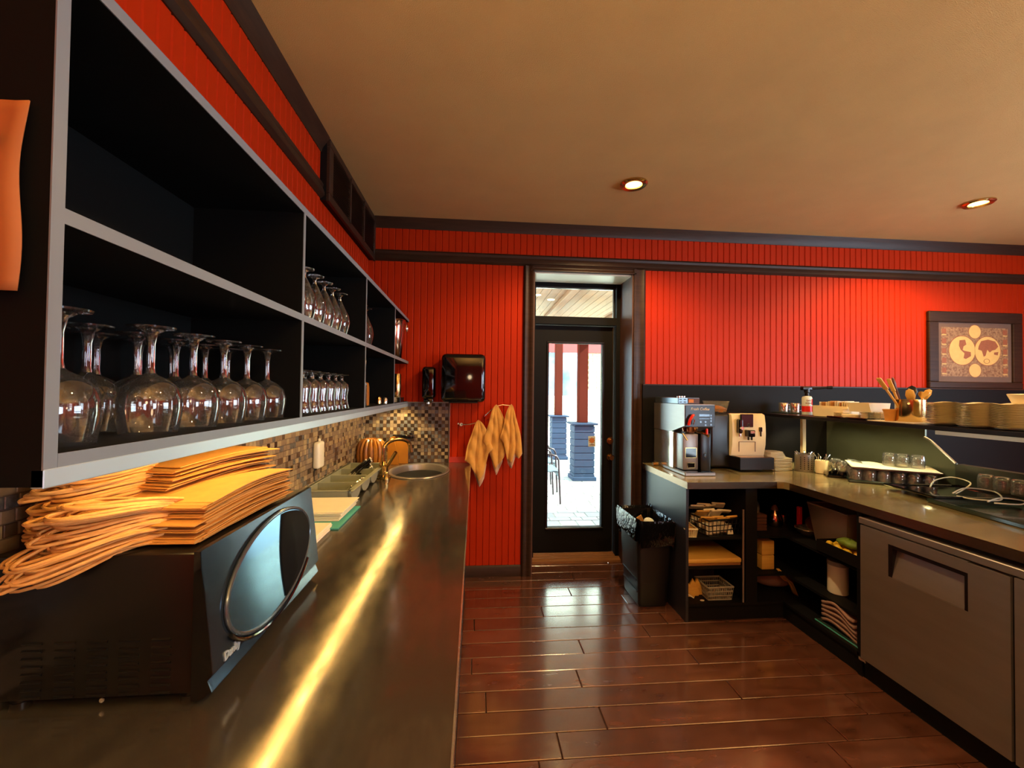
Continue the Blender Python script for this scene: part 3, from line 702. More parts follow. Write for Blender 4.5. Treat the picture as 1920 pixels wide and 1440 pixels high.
b = B(); b.tube([Vector((fx0+.005-.125*((EB+.010)*sin(a)+.28*EA*cos(a)*.35), EY+(EA+.012)*cos(a), EZ+(EB+.010)*sin(a)+.28*EA*cos(a)*.35)) for a in [pi*1.12+pi*.66*i/20 for i in range(21)]], .004, 8); obj('door_handle', b, M['gloss'], mw)
text('brand_text', 'Danby', .021, face_mtx((MX1+.0303, .886, .970), (0, 1, .0), (-.11, 0, 1)), M['valance'], mw, ext=.0015, shear=.2, bold=.0004)
q = None
for c in range(5):
    for r in range(8):
        y_ = MY0; x = -.772+c*.0535; z = .928+r*.0135
        if q is None:
            b = B(); b.prism([(0, 0), (-.0028, .0022), (-.0028, .0034), (0, .0052)], 'x', -.0165, .0165); q = obj('vent_slot', b, M['mwside'], mw, world=False, smooth=0); s_ = q
        else: s_ = q.copy(); C.objects.link(s_)
        s_.location = Vector((x, y_, z))-Vector(mw.location)
for x in (MX0+.03, MX1-.03):
    for y in (MY0+.03, MY1-.03):
        b = B(); b.cyl((x, y, .9105), (x, y, .926), .014, .016, n=14); obj('foot', b, M['plast'], mw)
b = B(); b.cyl((-.655, MY0, .94-.018), (-.655, MY0-.002, .94-.018), .004, n=10); obj('screw', b, M['chrome'], mw)

# ------------------------------------------------------------------ kraft bags with twisted handles
random.seed(21)
def bag(base, w_, l_, yaw, tilt, lab, grp, hl, sag, zlift, hx, drop, bow, thick=.0024, curl=0):
    """flat folded bag lying on the pile; local x = across, local y = along (away from camera)"""
    t = thing('paper_bag', lab, 'bag', base, yaw, grp)
    wv = random.uniform(0, .0022); ph_ = random.uniform(0, 6)
    def sh(u, v): return zlift*v + bow*sin(pi*v)+tilt*u + wv*sin(pi*v*1.6+ph_)*(.3+.7*u) + curl*max(0, u-.75)*4*v + random.uniform(-.0004, .0004)
    b = B(); nu, nv = 4, 8
    top = [[b.bm.verts.new((-w_/2+w_*i/nu, l_*j/nv, sh(i/nu, j/nv)+thick)) for j in range(nv+1)] for i in range(nu+1)]
    bot = [[b.bm.verts.new((-w_/2+w_*i/nu, l_*j/nv, sh(i/nu, j/nv)+thick*.15)) for j in range(nv+1)] for i in range(nu+1)]
    for i in range(nu):
        for j in range(nv):
            b.bm.faces.new((top[i][j], top[i+1][j], top[i+1][j+1], top[i][j+1])); b.bm.faces.new((bot[i][j], bot[i][j+1], bot[i+1][j+1], bot[i+1][j]))
    edge = [(i, 0) for i in range(nu)]+[(nu, j) for j in range(nv)]+[(i, nv) for i in range(nu, 0, -1)]+[(0, j) for j in range(nv, 0, -1)]
    for k, (i, j) in enumerate(edge):
        i2, j2 = edge[(k+1) % len(edge)]; b.bm.faces.new((bot[i][j], bot[i2][j2], top[i2][j2], top[i][j]))
    obj('bag_body', b, M['kraft'], t, world=False, smooth=25)
    for s in range(2):
        wob = random.uniform(-.012, .012); hl_ = hl*random.uniform(.82, 1.06); ang = hx+random.uniform(-.12, .12)
        x0, x1 = -w_*.17+wob, w_*.17+wob; pts = []
        zz = thick*(.3+.6*s)
        for i in range(17):
            u = i/16; s1 = sin(pi*u)**.75; cx = x0+(x1-x0)*(.5-.5*cos(pi*u))
            pts.append((cx - sin(ang)*hl_*s1 + .006*sin(9*u+wob*90), .015-cos(ang)*hl_*s1, zz+sag*s1 - drop*s1**2 + .004*sin(7*u+s)))
        b = B(); b.tube(pts, .0030, 6); obj('handle', b, M['cord'], t, world=False, smooth=60)
    return t
zb_ = 1.1805
N1 = 30
for k in range(N1):
    lab = 'kraft bag with handles, %s in the front pile on the microwave' % ordn(k, N1)
    f_k = k/(N1-1)
    bag((-.636+random.uniform(-.005, .005), .868+random.uniform(-.02, .028)+.012*f_k, zb_+k*.0024), .225, .36+random.uniform(-.02, .015), radians(-1+random.uniform(-2.5, 2)), .0, lab,
        'kraft bags of the front pile', .180-.035*f_k+random.uniform(-.02, .02), .012+.022*f_k+random.uniform(0, .012), .004, radians(20+20*(1-f_k)+random.uniform(-6, 6)), .050*(1-f_k)+.010, .004+.006*f_k)
N2 = 30
for k in range(N2):
    lab = 'kraft bag with handles, %s in the rear pile by the tiles' % ordn(k, N2)
    f_k = k/(N2-1)
    bag((-.742+random.uniform(-.006, .006), .985+random.uniform(-.02, .02), zb_+k*.0036+.024*(f_k)), .215, .33+random.uniform(-.02, .02), radians(-9+random.uniform(-3, 3)), -.004, lab,
        'kraft bags of the rear pile', .165+random.uniform(-.02, .01), .010, .004, radians(random.uniform(-8, 14)), .006, .005)

# ------------------------------------------------------------------ things on the left counter
ct = thing('cutlery_tray', 'sage grey four-compartment cutlery tray by the tiled wall', 'tray', (-.735, 2.58, .911))
TX0, TX1, TY0, TY1, TZ0, TZ1 = -.845, -.605, 2.19, 3.0, .911, .982
b = B(); nC = 4; cw = (TY1-TY0)/nC
b.box(TX0, TX1-.04, TY0+.01, TY1-.01, TZ0, TZ0+.006)
b.box(TX0, TX0+.008, TY0, TY1, TZ0, TZ1); b.box(TX0, TX1-.02, TY0, TY0+.008, TZ0+.004, TZ1); b.box(TX0, TX1-.02, TY1-.008, TY1, TZ0+.004, TZ1)
for k in range(1, nC): b.box(TX0, TX1-.03, TY0+k*cw-.008, TY0+k*cw+.008, TZ0, TZ1-.004)
obj('tray_body', b, M['greytray'], ct, smooth=0)
b = B(); b.box(TX0-.012, TX0+.012, TY0-.012, TY1+.012, TZ1-.006, TZ1, bev=.002); b.box(TX1-.018, TX1+.012, TY0-.012, TY1+.012, TZ1-.006, TZ1, bev=.002)
b.box(TX0, TX1, TY0-.012, TY0+.012, TZ1-.006, TZ1, bev=.002); b.box(TX0, TX1, TY1-.012, TY1+.012, TZ1-.006, TZ1, bev=.002); obj('rim', b, M['greytray'], ct, smooth=0)
for k in range(nC):
    yc = TY0+(k+.5)*cw; b = B(); pr = [(yc+(cw/2-.012)*cos(a), TZ1-.006-(.060)*abs(sin(a))**.7) for a in [pi+pi*i/16 for i in range(17)]]
    V0 = [b.bm.verts.new((TX1-.045, p[0], p[1])) for p in pr]; V1 = [b.bm.verts.new((TX1-.006+.0, p[0], p[1]+.0)) for p in pr]
    for i in range(16): b.bm.faces.new((V0[i], V0[i+1], V1[i+1], V1[i]))
    b.bm.faces.new(V1); obj('compartment_end', b, M['greytray'], ct, thick=.003)
for k in range(9):
    dx, dy = random.uniform(-.02, .02), random.uniform(-.03, .03); t = thing('table_knife', 'black-handled table knife in the far compartment of the cutlery tray', 'knife', (-.70+dx, 2.80+dy, .93+.009*(k//2)), 0, 'knives in the cutlery tray')
    p0 = Vector((-.05, -.01, 0)); p1 = Vector((.035, .035-.004*k, .055+.003*k)); b = B(); b.cyl(p0, p1, .0085, n=8); obj('handle', b, M['gloss'], t, world=False)
    b = B(); b.cyl(p1, p1+(p1-p0).normalized()*.006, .009, n=8); obj('handle_end', b, M['white'], t, world=False)
    b = B(); q_ = p0-(p1-p0).normalized()*.05; b.cyl(q_, p0, .003, .006, n=6); obj('blade', b, M['chrome'], t, world=False)
for k in range(4):
    t = thing('teaspoon', 'teaspoon in the near compartment of the cutlery tray', 'spoon', (-.72+.012*k, 2.40+.014*k, .925+.006*k), radians(20*k-20), 'teaspoons in the cutlery tray')
    b = B(); b.tube([(-.03, 0, 0), (.02, 0, .012), (.06, 0, .03)], .003, 6); obj('handle', b, M['chrome'], t, world=False)
    b = B(); b.lathe([(.001, -.004), (.7, -.003), (1, .002)], 14, (0, 0, 0), .020, .013, cap0=False, cap1=False); bmesh.ops.translate(b.bm, verts=b.bm.verts[:], vec=(.076, 0, .036)); obj('spoon_bowl', b, M['chrome'], t, world=False)
# paper napkins: larger pile on a teal card, smaller printed pile nearer
b = B(); b.box(-.835, -.548, 1.80, 2.14, .911, .916); one('teal_folder', b, M['teal'], 'teal card folder under the cream napkins', 'folder')
for k in range(10):
    dx, dy = random.uniform(-.006, .006), random.uniform(-.006, .006); b = B(); b.box(-.845+dx, -.575+dx+.001*k, 1.90+dy, 2.165+dy, .9165+k*.0036, .9165+k*.0036+.0031, bev=.0008)
    one('paper_napkin', b, M['paper'], 'cream paper napkin, %s in the larger pile by the cutlery tray' % ordn(k, 10), 'napkin', 'cream napkins in the larger pile')
for k in range(9):
    dx, dy = random.uniform(-.005, .005), random.uniform(-.005, .005); b = B(); b.box(-.80+dx, -.580+dx+.0015*k, 1.60+dy, 1.79+dy, .911+k*.0036, .911+k*.0036+.0030, bev=.0008)
    one('printed_napkin', b, M['paper'], 'printed napkin, %s in the smaller pile behind the microwave' % ordn(k, 9), 'napkin', 'printed napkins in the smaller pile')
b = B()
for i in range(3): b.tube([(-.70+.03*cos(a)*(i+1)*.5, 1.70+.05*sin(a)*(i+1)*.5, .9445) for a in [2*pi*j/14 for j in range(14)]], .0011, 4, closed=True)
one('napkin_print', b, M['kraft'], 'tan oval print on the smaller napkin pile', 'print')
# air freshener on the tiles
af = thing('air_freshener', 'white plastic air freshener on the tiled wall', 'dispenser', (XL+.03, 2.375, 1.06))
b = B(); b.box(XL+.0105, XL+.045, 2.335, 2.42, 1.06, 1.20, bev=.012, seg=3); obj('case', b, M['white'], af)
b = B(); b.lathe([(.007, 0), (.007, .012), (.003, .016)], 12, (XL+.022, 2.40, 1.199)); obj('nozzle', b, M['white'], af)
b = B(); b.tube([(XL+.02, 2.345, 1.062), (XL+.016, 2.35, 1.03), (XL+.015, 2.355, .99)], .0025, 6); obj('cable', b, M['plast'], af)
# ribbed wicker basket, amber boards, squeegee behind the tray
wb = thing('wicker_basket', 'golden ribbed wicker basket in the corner behind the cutlery tray', 'basket', (-.755, 3.22, .911))
for k in range(18):
    b = B(); a = 2*pi*k/18
    b.tube([((.03+.066*sin(t)**.6)*cos(a), (.03+.066*sin(t)**.6)*sin(a), .105-.098*cos(t)) for t in [.12+(pi-.24)*j/12 for j in range(13)]], .0125, 6); obj('wicker_rib', b, M['wicker'], wb, world=False)
b = B(); b.lathe([(.03, -.10), (.085, -.05), (.092, 0), (.085, .05), (.03, .10)], 22); bmesh.ops.translate(b.bm, verts=b.bm.verts[:], vec=(0, 0, .105)); obj('basket_core', b, M['wicker'], wb, world=False)
b = B(); out = [(-.655, .912), (-.655, 1.08), (-.645, 1.115), (-.625, 1.125), (-.60, 1.105), (-.565, 1.085), (-.53, 1.078), (-.515, 1.05), (-.515, .912)]
b.prism(out, 'y', 3.385, 3.41); one('serving_board', b, M['amber'], 'amber wooden serving board with curved top leaning behind the faucet', 'board')
b = B(); out = [(-.66, .912), (-.66, 1.09), (-.64, 1.12), (-.61, 1.09), (-.585, 1.0), (-.575, .912)]
b.prism(out, 'y', 3.33, 3.35); one('serving_board', b, M['amber'], 'smaller amber wooden board standing beside the wicker basket', 'board')
sq = thing('wall_holder', 'short black holder bar fixed to the mosaic above the sink', 'holder', (-.555, 3.40, 1.10))
b = B(); b.box(-.635, -.475, 3.395, 3.433, 1.105, 1.135, bev=.006, seg=2); obj('holder_bar', b, M['gloss'], sq)
b = B(); b.lathe([(.012, 0), (.012, .012), (.006, .016)], 12, (-.50, 3.412, 1.135)); obj('holder_knob', b, M['gloss'], sq)

# ------------------------------------------------------------------ back wall: dispensers, towels
t = thing('paper_towel_dispenser', 'glossy black paper towel dispenser on the red wall', 'dispenser', (-.088, 3.34, 1.39))
b = B(); b.box(-.258, .078, 3.25, 3.44, 1.395, 1.765, bev=.035, seg=4); obj('cover', b, M['gloss'], t)
b = B(); b.box(-.20, .02, 3.262, 3.40, 1.388, 1.40, bev=.003); obj('outlet', b, M['plast'], t)
b = B(); b.box(-.245, .065, 3.258, 3.262+.004, 1.432, 1.436); obj('seam', b, M['plast'], t)
t = thing('soap_dispenser', 'slim glossy black soap dispenser above the mosaic panel', 'dispenser', (-.362, 3.38, 1.40))
b = B(); b.box(-.413, -.308, 3.335, 3.44, 1.415, 1.668, bev=.028, seg=4); obj('cover', b, M['gloss'], t)
b = B(); b.box(-.40, -.322, 3.345, 3.43, 1.388, 1.425, bev=.014, seg=2); obj('nozzle_housing', b, M['gloss'], t)
b = B(); b.lathe([(.013, 0), (.013, .014)], 14, (-.362, 3.36, 1.378)); obj('nozzle', b, M['chrome'], t)
hr = thing('towel_hook_rail', 'short chrome towel rod with a knob on the red wall', 'hook', (-.04, 3.42, 1.21))
b = B(); b.cyl((-.107, 3.44, 1.215), (-.107, 3.40, 1.215), .012, n=14); b.cyl((-.13, 3.40, 1.222), (-.13, 3.43, 1.222), .006, n=8); obj('knob', b, M['white'], hr)
b = B(); b.tube([(-.107, 3.40, 1.215), (-.04, 3.39, 1.218), (.025, 3.385, 1.235)], .0035, 6); obj('rod', b, M['chrome'], hr)
hr = thing('towel_hook_rail', 'curved chrome towel rail nearest the door frame', 'hook', (.18, 3.42, 1.30))
b = B(); b.cyl((.083, 3.44, 1.288), (.083, 3.405, 1.288), .012, n=14); obj('knob', b, M['copper'], hr)
b = B(); b.tube([(.083, 3.405, 1.288), (.12, 3.39, 1.325), (.165, 3.385, 1.362), (.22, 3.385, 1.375), (.285, 3.385, 1.368)], .0035, 6); obj('rod', b, M['chrome'], hr)
def towel(x, z, outline, lab, y=3.37, seed=0):
    """outline: list of (x_left, x_right, z_bottom fractions) described by width and hem; cloth gathered at the hook"""
    t = thing('hand_towel', lab, 'towel', (x, y, z), 0, 'mustard towels hung beside the door')
    rnd = random.Random(seed); L0, hem, wid = outline
    ph = rnd.uniform(0, 6)
    def f(u, v):
        h = hem[0]; k = u*(len(hem)-1); i = min(int(k), len(hem)-2); hz = hem[i]*(1-(k-i))+hem[i+1]*(k-i)
        k2 = u; w_ = wid[0]*(1-k2)+wid[1]*k2
        s = v**.62
        return Vector((w_*s+.004*sin(ph+8*v), -.014-.030*s*(.35+.65*abs(sin(ph+u*9.5)))*(.4+.6*v)+.004*sin(20*v), -hz*v+.006*(1-v)))
    b = B(); b.grid(f, 44, 22); obj('cloth', b, M['towel'], t, world=False, thick=.004, smooth=80)
    def g(u, v):
        p = f(.25+.5*u, .70+.30*v); return Vector((p.x*.96+.006, p.y+.012, p.z-.035*sin(pi*u)*v-.012*v))
    b = B(); b.grid(g, 24, 8); obj('turned_underside', b, M['towel2'], t, world=False, thick=.003, smooth=80)
    return t
towel(.028, 1.250, (1, (.31, .33, .40, .47, .42, .25, .22), (-.105, .115)), 'mustard hand towel on the lower rod, leftmost of the three', seed=2)
towel(.170, 1.372, (1, (.29, .33, .42, .50, .45, .40, .27), (-.10, .10)), 'mustard hand towel in the middle of the three', y=3.375, seed=5)
towel(.285, 1.376, (1, (.26, .30, .43, .45, .38, .42, .38), (-.085, .092)), 'mustard hand towel nearest the door frame', y=3.36, seed=9)

# ================================================================== RIGHT SIDE: bar counter
random.seed(31)
CX0, CX1, CY0, CY1 = 1.37, 2.03, 2.65, 3.398      # outer left, inner corner x, front y of the short arm
BKX = 3.0
YN = .2                                            # near end, outside the frame
bc = thing('bar_counter', 'L-shaped black bar counter with a worn steel top, right of the door', 'counter', (2.2, 2.6, 0))
b = B(); poly = [(CX0, CY0), (CX1-.05, CY0), (CX1-.012, CY0-.012), (CX1, CY0-.05), (CX1, YN), (BKX, YN), (BKX, CY1), (CX0, CY1)]
b.prism(poly, 'z', .866, .91); obj('worktop', b, M['steel_r'], bc, smooth=20)
b = B(); b.box(CX0-.0015, CX0, CY0, CY1, .866, .9095); b.box(CX0, CX1-.05, CY0-.0015, CY0, .866, .9095); b.box(CX1-.0015, CX1, YN, CY0-.05, .866, .9095); obj('edge_strip', b, M['edgesteel'], bc)
b = B(); b.box(CX0+.006, CX0+.024, CY0+.03, CY1, .0, .866); obj('side_panel', b, M['navy'], bc)
b = B(); b.box(CX0+.024, BKX, CY1-.03, CY1, .10, .866); obj('back_panel', b, M['blackm'], bc)
b = B(); b.box(BKX-.03, BKX, YN, CY1-.03, .0, .866); obj('bar_front_panel', b, M['blackm'], bc)
b = B(); b.box(CX0+.024, 2.075, CY0+.045, CY0+.06, 0, .098); b.box(2.06, 2.075, YN, CY0+.05, 0, .098); obj('plinth', b, M['blackm'], bc)
b = B(); b.box(CX0+.024, BKX-.03, CY0+.03, CY1-.03, .098, .115); b.box(2.05, BKX-.03, 2.125, CY0+.03, .098, .115); obj('bottom_deck', b, M['blackm'], bc)
b = B(); b.box(1.785, 1.865, CY0+.03, CY1-.03, .115, .866); obj('upright_panel', b, M['blackm'], bc)
b = B(); b.box(2.05, 2.09, 2.105, 2.135, 0, .866); b.box(2.09, BKX-.03, 2.105, 2.125, .115, .866); obj('bay_side_panel', b, M['blackm'], bc)
b = B(); b.box(CX0+.024, 1.785, CY0+.04, CY1-.03, .525, .54); obj('shelf', b, M['blackm'], bc)
b = B(); b.box(CX0+.024, 1.785, CY0+.04, CY1-.03, .335, .35); obj('shelf', b, M['blackm'], bc)
b = B(); b.prism([(1.865, CY0+.05), (2.08, CY0+.05), (2.08, 2.135), (BKX-.03, 2.135), (BKX-.03, CY1-.03), (1.865, CY1-.03)], 'z', .525, .54); obj('shelf', b, M['blackm'], bc)
b = B(); b.prism([(1.865, CY0+.05), (2.08, CY0+.05), (2.08, 2.135), (2.7, 2.135), (2.7, CY1-.03), (1.865, CY1-.03)], 'z', .275, .29); obj('shelf', b, M['blackm'], bc)
for x in (1.772,):
    b = B(); b.cyl((x, CY0+.036, .115), (x, CY0+.036, .72), .0065, n=8); obj('rack_post', b, M['fridge'], bc)
b = B(); b.box(CX0+.03, 1.80, CY0+.032, CY0+.038, .100, .106); obj('edge_trim', b, M['fridge'], bc)

# black panel on the back wall behind the bar
b = B(); b.box(1.372, XR, 3.40, YB-.0+.0, 0.0, 1.545); bp = struct('trim_10', b, M['blackm'])
b = B(); b.box(1.372, XR, 3.396, YB-.011, 1.545, 1.556, bev=.002); obj('capping', b, M['dkwood'], bp)

# under-counter fridge
fr = thing('undercounter_fridge', 'two-door steel undercounter fridge under the bar', 'fridge', (2.4, 1.45, 0))
FX = 2.022
b = B(); b.box(FX+.035, BKX-.06, .80, 2.10, .10, .842); obj('cabinet', b, M['fridge'], fr)
b = B(); b.box(FX+.003, FX+.035, .80, 2.10, .810, .842, bev=.003); obj('top_rail', b, M['fridge'], fr)
b = B(); b.box(FX+.05, FX+.06, .80, 2.10, .0, .10); obj('plinth', b, M['blackm'], fr)
def fdoor(y0, y1):
    hy0, hy1, hz0, hz1 = y1-.490, y1-.150, .60, .757
    b = B(); x0, x1 = FX-.0, FX+.035
    b.box(x0, x1, y0, hy0, .115, .80); b.box(x0, x1, hy1, y1, .115, .805); b.box(x0, x1, hy0, hy1, .115, hz0); b.box(x0, x1, hy0, hy1, hz1, .805)
    d_ = obj('door', b, M['fridge'], fr, smooth=0)
    b = B(); b.prism([(x0+.001, hz0), (x0+.001, hz0+.004), (x1-.004, hz1-.012), (x1, hz1), (x1+.003, hz1), (x1+.003, hz0)], 'y', hy0+.014, hy1-.02); obj('recessed_grip', b, M['fridge'], d_, smooth=0)
    b = B(); b.box(x0+.002, x1, hy0, hy0+.014, hz0, hz1); b.box(x0+.002, x1, hy1-.02, hy1, hz0, hz1); b.box(x0+.004, x1, hy0, hy1, hz1-.018, hz1); obj('grip_edge', b, M['plast'], d_, smooth=0)
    b = B(); b.box(x0+.012, x1, y0-.006, y0, .115, .805); obj('gasket', b, M['plast'], d_)
fdoor(1.456, 2.085); fdoor(.81, 1.444)
b = B(); b.cyl((FX+.012, 2.10, .103), (FX+.012, 2.085, .103), .010, n=12); b.box(FX+.002, FX+.03, 2.06, 2.10, .100, .112); obj('hinge', b, M['chrome'], fr)

# raised shelf above the counter
rs = thing('bar_shelf', 'dark raised shelf over the right counter carrying plates and utensils', 'shelf', (2.65, 2.2, .91))
SXF = 2.34
b = B(); b.box(SXF, 2.93, YN, 3.29, 1.308, 1.330, bev=.002); obj('shelf_board', b, M['black'], rs)
b = B(); b.box(SXF-.002, SXF+.02, YN, 1.985, 1.288, 1.3075); obj('light_strip', b, M['valance'], rs, label='pale metal strip under the shelf front')
b = B(); b.box(2.545, 2.574, 3.12, 3.15, .911, 1.3075, bev=.003); obj('post', b, M['cream'], rs, label='pale cream post')
b = B(); b.box(2.405, 2.432, .6, .627, .911, 1.3075, bev=.003); obj('post', b, M['cream'], rs)
b = B(); b.prism([(CY1, .911), (CY1, 1.3075), (2.60, 1.3075), (2.60, 1.21), (2.56, 1.19), (2.415, 1.065), (2.415, .911)], 'x', BKX-.012, BKX); obj('splash_panel', b, M['hood'], rs)
b = B(); b.tube([(BKX-.016, 2.60, 1.21), (BKX-.016, 2.56, 1.19), (BKX-.016, 2.415, 1.065)], .008, 8); obj('panel_edge', b, M['fridge'], rs)
b = B(); b.box(BKX-.02, BKX+.04, YN, 2.415, .911, 1.062); obj('low_upstand', b, M['bar'], rs)
b = B(); b.box(2.70, 2.93, 2.35, 3.2, 1.285, 1.3075); obj('lamp_housing', b, M['hood'], rs)
for y in (3.2, 2.85, 2.5):
    b = B(); b.cyl((2.62, y, 1.3075), (2.62, y, 1.302), .028, n=20); obj('shelf_light', b, M['puck'], rs)
    lamp('shelf_beam', 'SPOT', (2.62, y, 1.295), 8.0, (1, .86, .45), (radians(0), radians(-14), 0), spot_size=radians(140), spot_blend=.5, shadow_soft_size=.025)

# ------------------------------------------------------------------ coffee machines
cb = thing('coffee_brewer', 'tall steel and black filter coffee brewer at the door end of the bar', 'coffee machine', (1.57, 3.12, .911))
x0, x1, y0, y1 = 1.458, 1.668, 2.86, 3.36
b = B(); b.box(x0-.008, x1+.004, y0-.02, y1, .911, .935, bev=.004); obj('base_tray', b, M['fridge'], cb)
b = B(); b.box(x0+.004, x1-.004, y0-.021, y0+.15, .936, .9375); obj('warmer_plate', b, M['gloss'], cb)
b = B(); b.box(x0-.004, x1+.004, y0+.17, y1, .935, 1.20); obj('rear_column', b, M['chrome'], cb)
b = B(); b.prism([(y0+.0, 1.255), (y0+.0, 1.405), (y1, 1.405), (y1, 1.2), (y0+.20, 1.2)], 'x', x0-.006, x1+.006); obj('head', b, M['fridge'], cb)
b = B(); b.box(x0, x1+.005, y0-.006, y0+.001, 1.25, 1.40, bev=.002); obj('control_panel', b, M['plast'], cb)
text('brand_text', 'Fresh Coffee', .026, face_mtx(((x0+x1)/2, y0-.0068, 1.374), (1, 0, 0), (0, 0, 1)), M['paper'], cb, shear=.25, bold=.0002)
b = B(); b.box(x0+.10, x1-.035, y0-.0075, y0-.005, 1.323, 1.338); b.box(x0+.10, x1-.035, y0-.0075, y0-.005, 1.305, 1.309); obj('display', b, M['silver'], cb)
for (px_, pz_) in ((.11, 1.285), (.145, 1.285), (.185, 1.33), (.185, 1.31), (.185, 1.29), (.185, 1.265), (.145, 1.262)):
    q = B(); q.cyl((x0+px_, y0-.006, pz_), (x0+px_, y0-.0085, pz_), .007, n=12); obj('button', q, M['silver'], cb)
b = B(); b.tube([(x0+.016, y0-.02, 1.262), (x0+.022, y0-.028, 1.30), (x0+.040, y0-.028, 1.328), (x0+.052, y0-.02, 1.332)], .0095, 8); obj('tap_handle', b, M['red_p'], cb, label='red tap lever')
b = B(); b.tube([(x0+.045, y0-.02, 1.315), (x0+.056, y0-.028, 1.295), (x0+.05, y0-.02, 1.268)], .004, 6); obj('tap_spring', b, M['chrome'], cb)
b = B(); b.lathe([(.058, .055), (.06, .05), (.05, .018), (.025, 0), (.001, 0)], 24, (x0+.075, y0+.08, 1.195)); obj('brew_basket', b, M['copper'], cb)
b = B(); b.tube([(x0+.10, y0+.03, 1.215), (x0+.125, y0-.03, 1.205), (x0+.138, y0-.06, 1.19)], .009, 8); obj('basket_handle', b, M['brass'], cb)
b = B(); b.box(x0+.130, x0+.142, y0-.05, y0-.035, 1.19, 1.24, bev=.003); obj('red_clip', b, M['red_p'], cb)
b = B(); b.cyl((x0-.0, y0+.03, 1.20), (x0+.02, y0+.005, 1.155), .007, n=8); obj('steam_tube', b, M['chrome'], cb)
# airpot body standing under the head with two windows, black handle column
b = B(); b.box(x0+.012, x0+.125, y0+.05, y0+.17, .940, 1.195, bev=.006, seg=2); obj('front_body', b, M['fridge'], cb)
for z0_, z1_, xa, xb in ((1.03, 1.095, .03, .108), (.958, .99, .045, .095)):
    q = B(); q.box(x0+xa-.004, x0+xb+.004, y0+.046, y0+.0515, z0_-.004, z1_+.004, bev=.001); o_ = obj('window_bezel', q, M['brass'], cb)
    q = B(); q.box(x0+xa, x0+xb, y0+.0445, y0+.047, z0_, z1_); obj('sight_window', q, M['gloss'], o_, world=True)
b = B(); b.box(x0+.132, x0+.205, y0+.03, y0+.17, .936, 1.20, bev=.006, seg=2); obj('black_column', b, M['plast'], cb)
b = B(); b.tube([(x0+.165+.010*cos(a), y0+.0285, 1.05+.014*sin(a)) for a in [2*pi*i/16 for i in range(16)]], .002, 5, closed=True); b.box(x0+.158, x0+.172, y0+.0275, y0+.0295, 1.048, 1.052); obj('badge', b, M['silver'], cb)
hb = thing('hot_plate', 'flat grey warmer unit lying on top of the coffee brewer', 'appliance', (1.52, 3.1, 1.406))
b = B(); b.box(1.452, 1.612, 2.95, 3.34, 1.4065, 1.452, bev=.003); obj('unit_body', b, M['silver'], hb)
b = B(); b.box(1.524, 1.610, 2.947, 2.951, 1.410, 1.448); obj('front_panel', b, M['choc'], hb)
b = B(); b.box(1.530, 1.566, 2.9455, 2.948, 1.416, 1.440); obj('orange_label', b, M['orange'], hb)
for k in range(4): q = B(); q.box(1.462+.032*(k//2), 1.480+.032*(k//2), 2.947, 2.951, 1.416+.018*(k % 2), 1.424+.018*(k % 2)); obj('switch', q, M['plast'], hb)
for k in range(3): q = B(); q.cyl((1.48+.045*k, 3.0+.05*k, 1.452), (1.48+.045*k, 3.0+.05*k, 1.462), .012, n=12); obj('top_knob', q, M['chrome'], hb)
b = B(); b.cyl((1.400, 3.26, .926), (1.440, 3.26, .926), .0145, n=16); one('brass_pipe_end', b, M['brass'], 'short brass coupling lying left of the coffee brewer', 'fitting')

es = thing('espresso_machine', 'cream-fronted black automatic espresso machine beside the brewer', 'coffee machine', (1.98, 3.2, .911))
ex0, ex1, ey0, ey1 = 1.775, 2.185, 3.06, 3.37
b = B(); b.box(ex0, ex1-.01, ey0+.03, ey1, .925, 1.335, bev=.02, seg=3); obj('body', b, M['plast'], es)
def ff(y): return y
b = B(); pr = [(ey0+.035, 1.335), (ey0+.004, 1.325), (ey0-.008, 1.26), (ey0-.012, 1.18), (ey0-.008, 1.10), (ey0+.012, 1.018), (ey0+.04, 1.018)]
b.prism(pr, 'x', 1.925, ex1+.004); obj('front_fascia', b, M['cream'], es)
b = B(); b.box(1.985, 2.085, ey0-.022, ey0-.003, 1.235, 1.332, bev=.004); obj('display_panel', b, M['gloss'], es)
b = B(); b.tube([(2.045+.010*cos(a), ey0-.023, 1.25+.011*sin(a)) for a in [2*pi*i/16 for i in range(16)]], .002, 5, closed=True); obj('badge', b, M['silver'], es)
b = B(); b.box(2.022, 2.075, ey0-.06, ey0-.005, 1.165, 1.215, bev=.005); b.box(2.030, 2.036, ey0-.045, ey0-.03, 1.14, 1.166); b.box(2.055, 2.061, ey0-.045, ey0-.03, 1.14, 1.166); obj('coffee_spout', b, M['gloss'], es)
b = B(); b.box(2.032, 2.065, ey0-.066, ey0-.055, 1.19, 1.21, bev=.002); obj('spout_badge', b, M['chrome'], es)
b = B(); b.box(1.955, 1.985, ey0-.05, ey0-.006, 1.19, 1.295, bev=.007); obj('milk_frother', b, M['gloss'], es)
b = B(); b.cyl((1.97, ey0-.05, 1.23), (1.97, ey0-.065, 1.23), .012, n=14); b.cyl((1.97, ey0-.03, 1.19), (1.97, ey0-.03, 1.165), .009, n=10); obj('frother_knob', b, M['chrome'], es)
b = B(); b.box(2.135, 2.152, ey0-.03, ey0-.002, 1.20, 1.235, bev=.004); b.cyl((2.143, ey0-.02, 1.20), (2.143, ey0-.02, 1.165), .005, n=8); obj('water_spout', b, M['gloss'], es)
b = B()
for a in ((1.975, 1.978, 1.05, 1.125), (2.103, 2.106, 1.05, 1.125)): b.box(a[0], a[1], ey0-.0135, ey0-.009, a[2], a[3])
b.box(1.975, 2.106, ey0-.0135, ey0-.009, 1.122, 1.125); obj('grounds_drawer_seam', b, M['choc'], es)
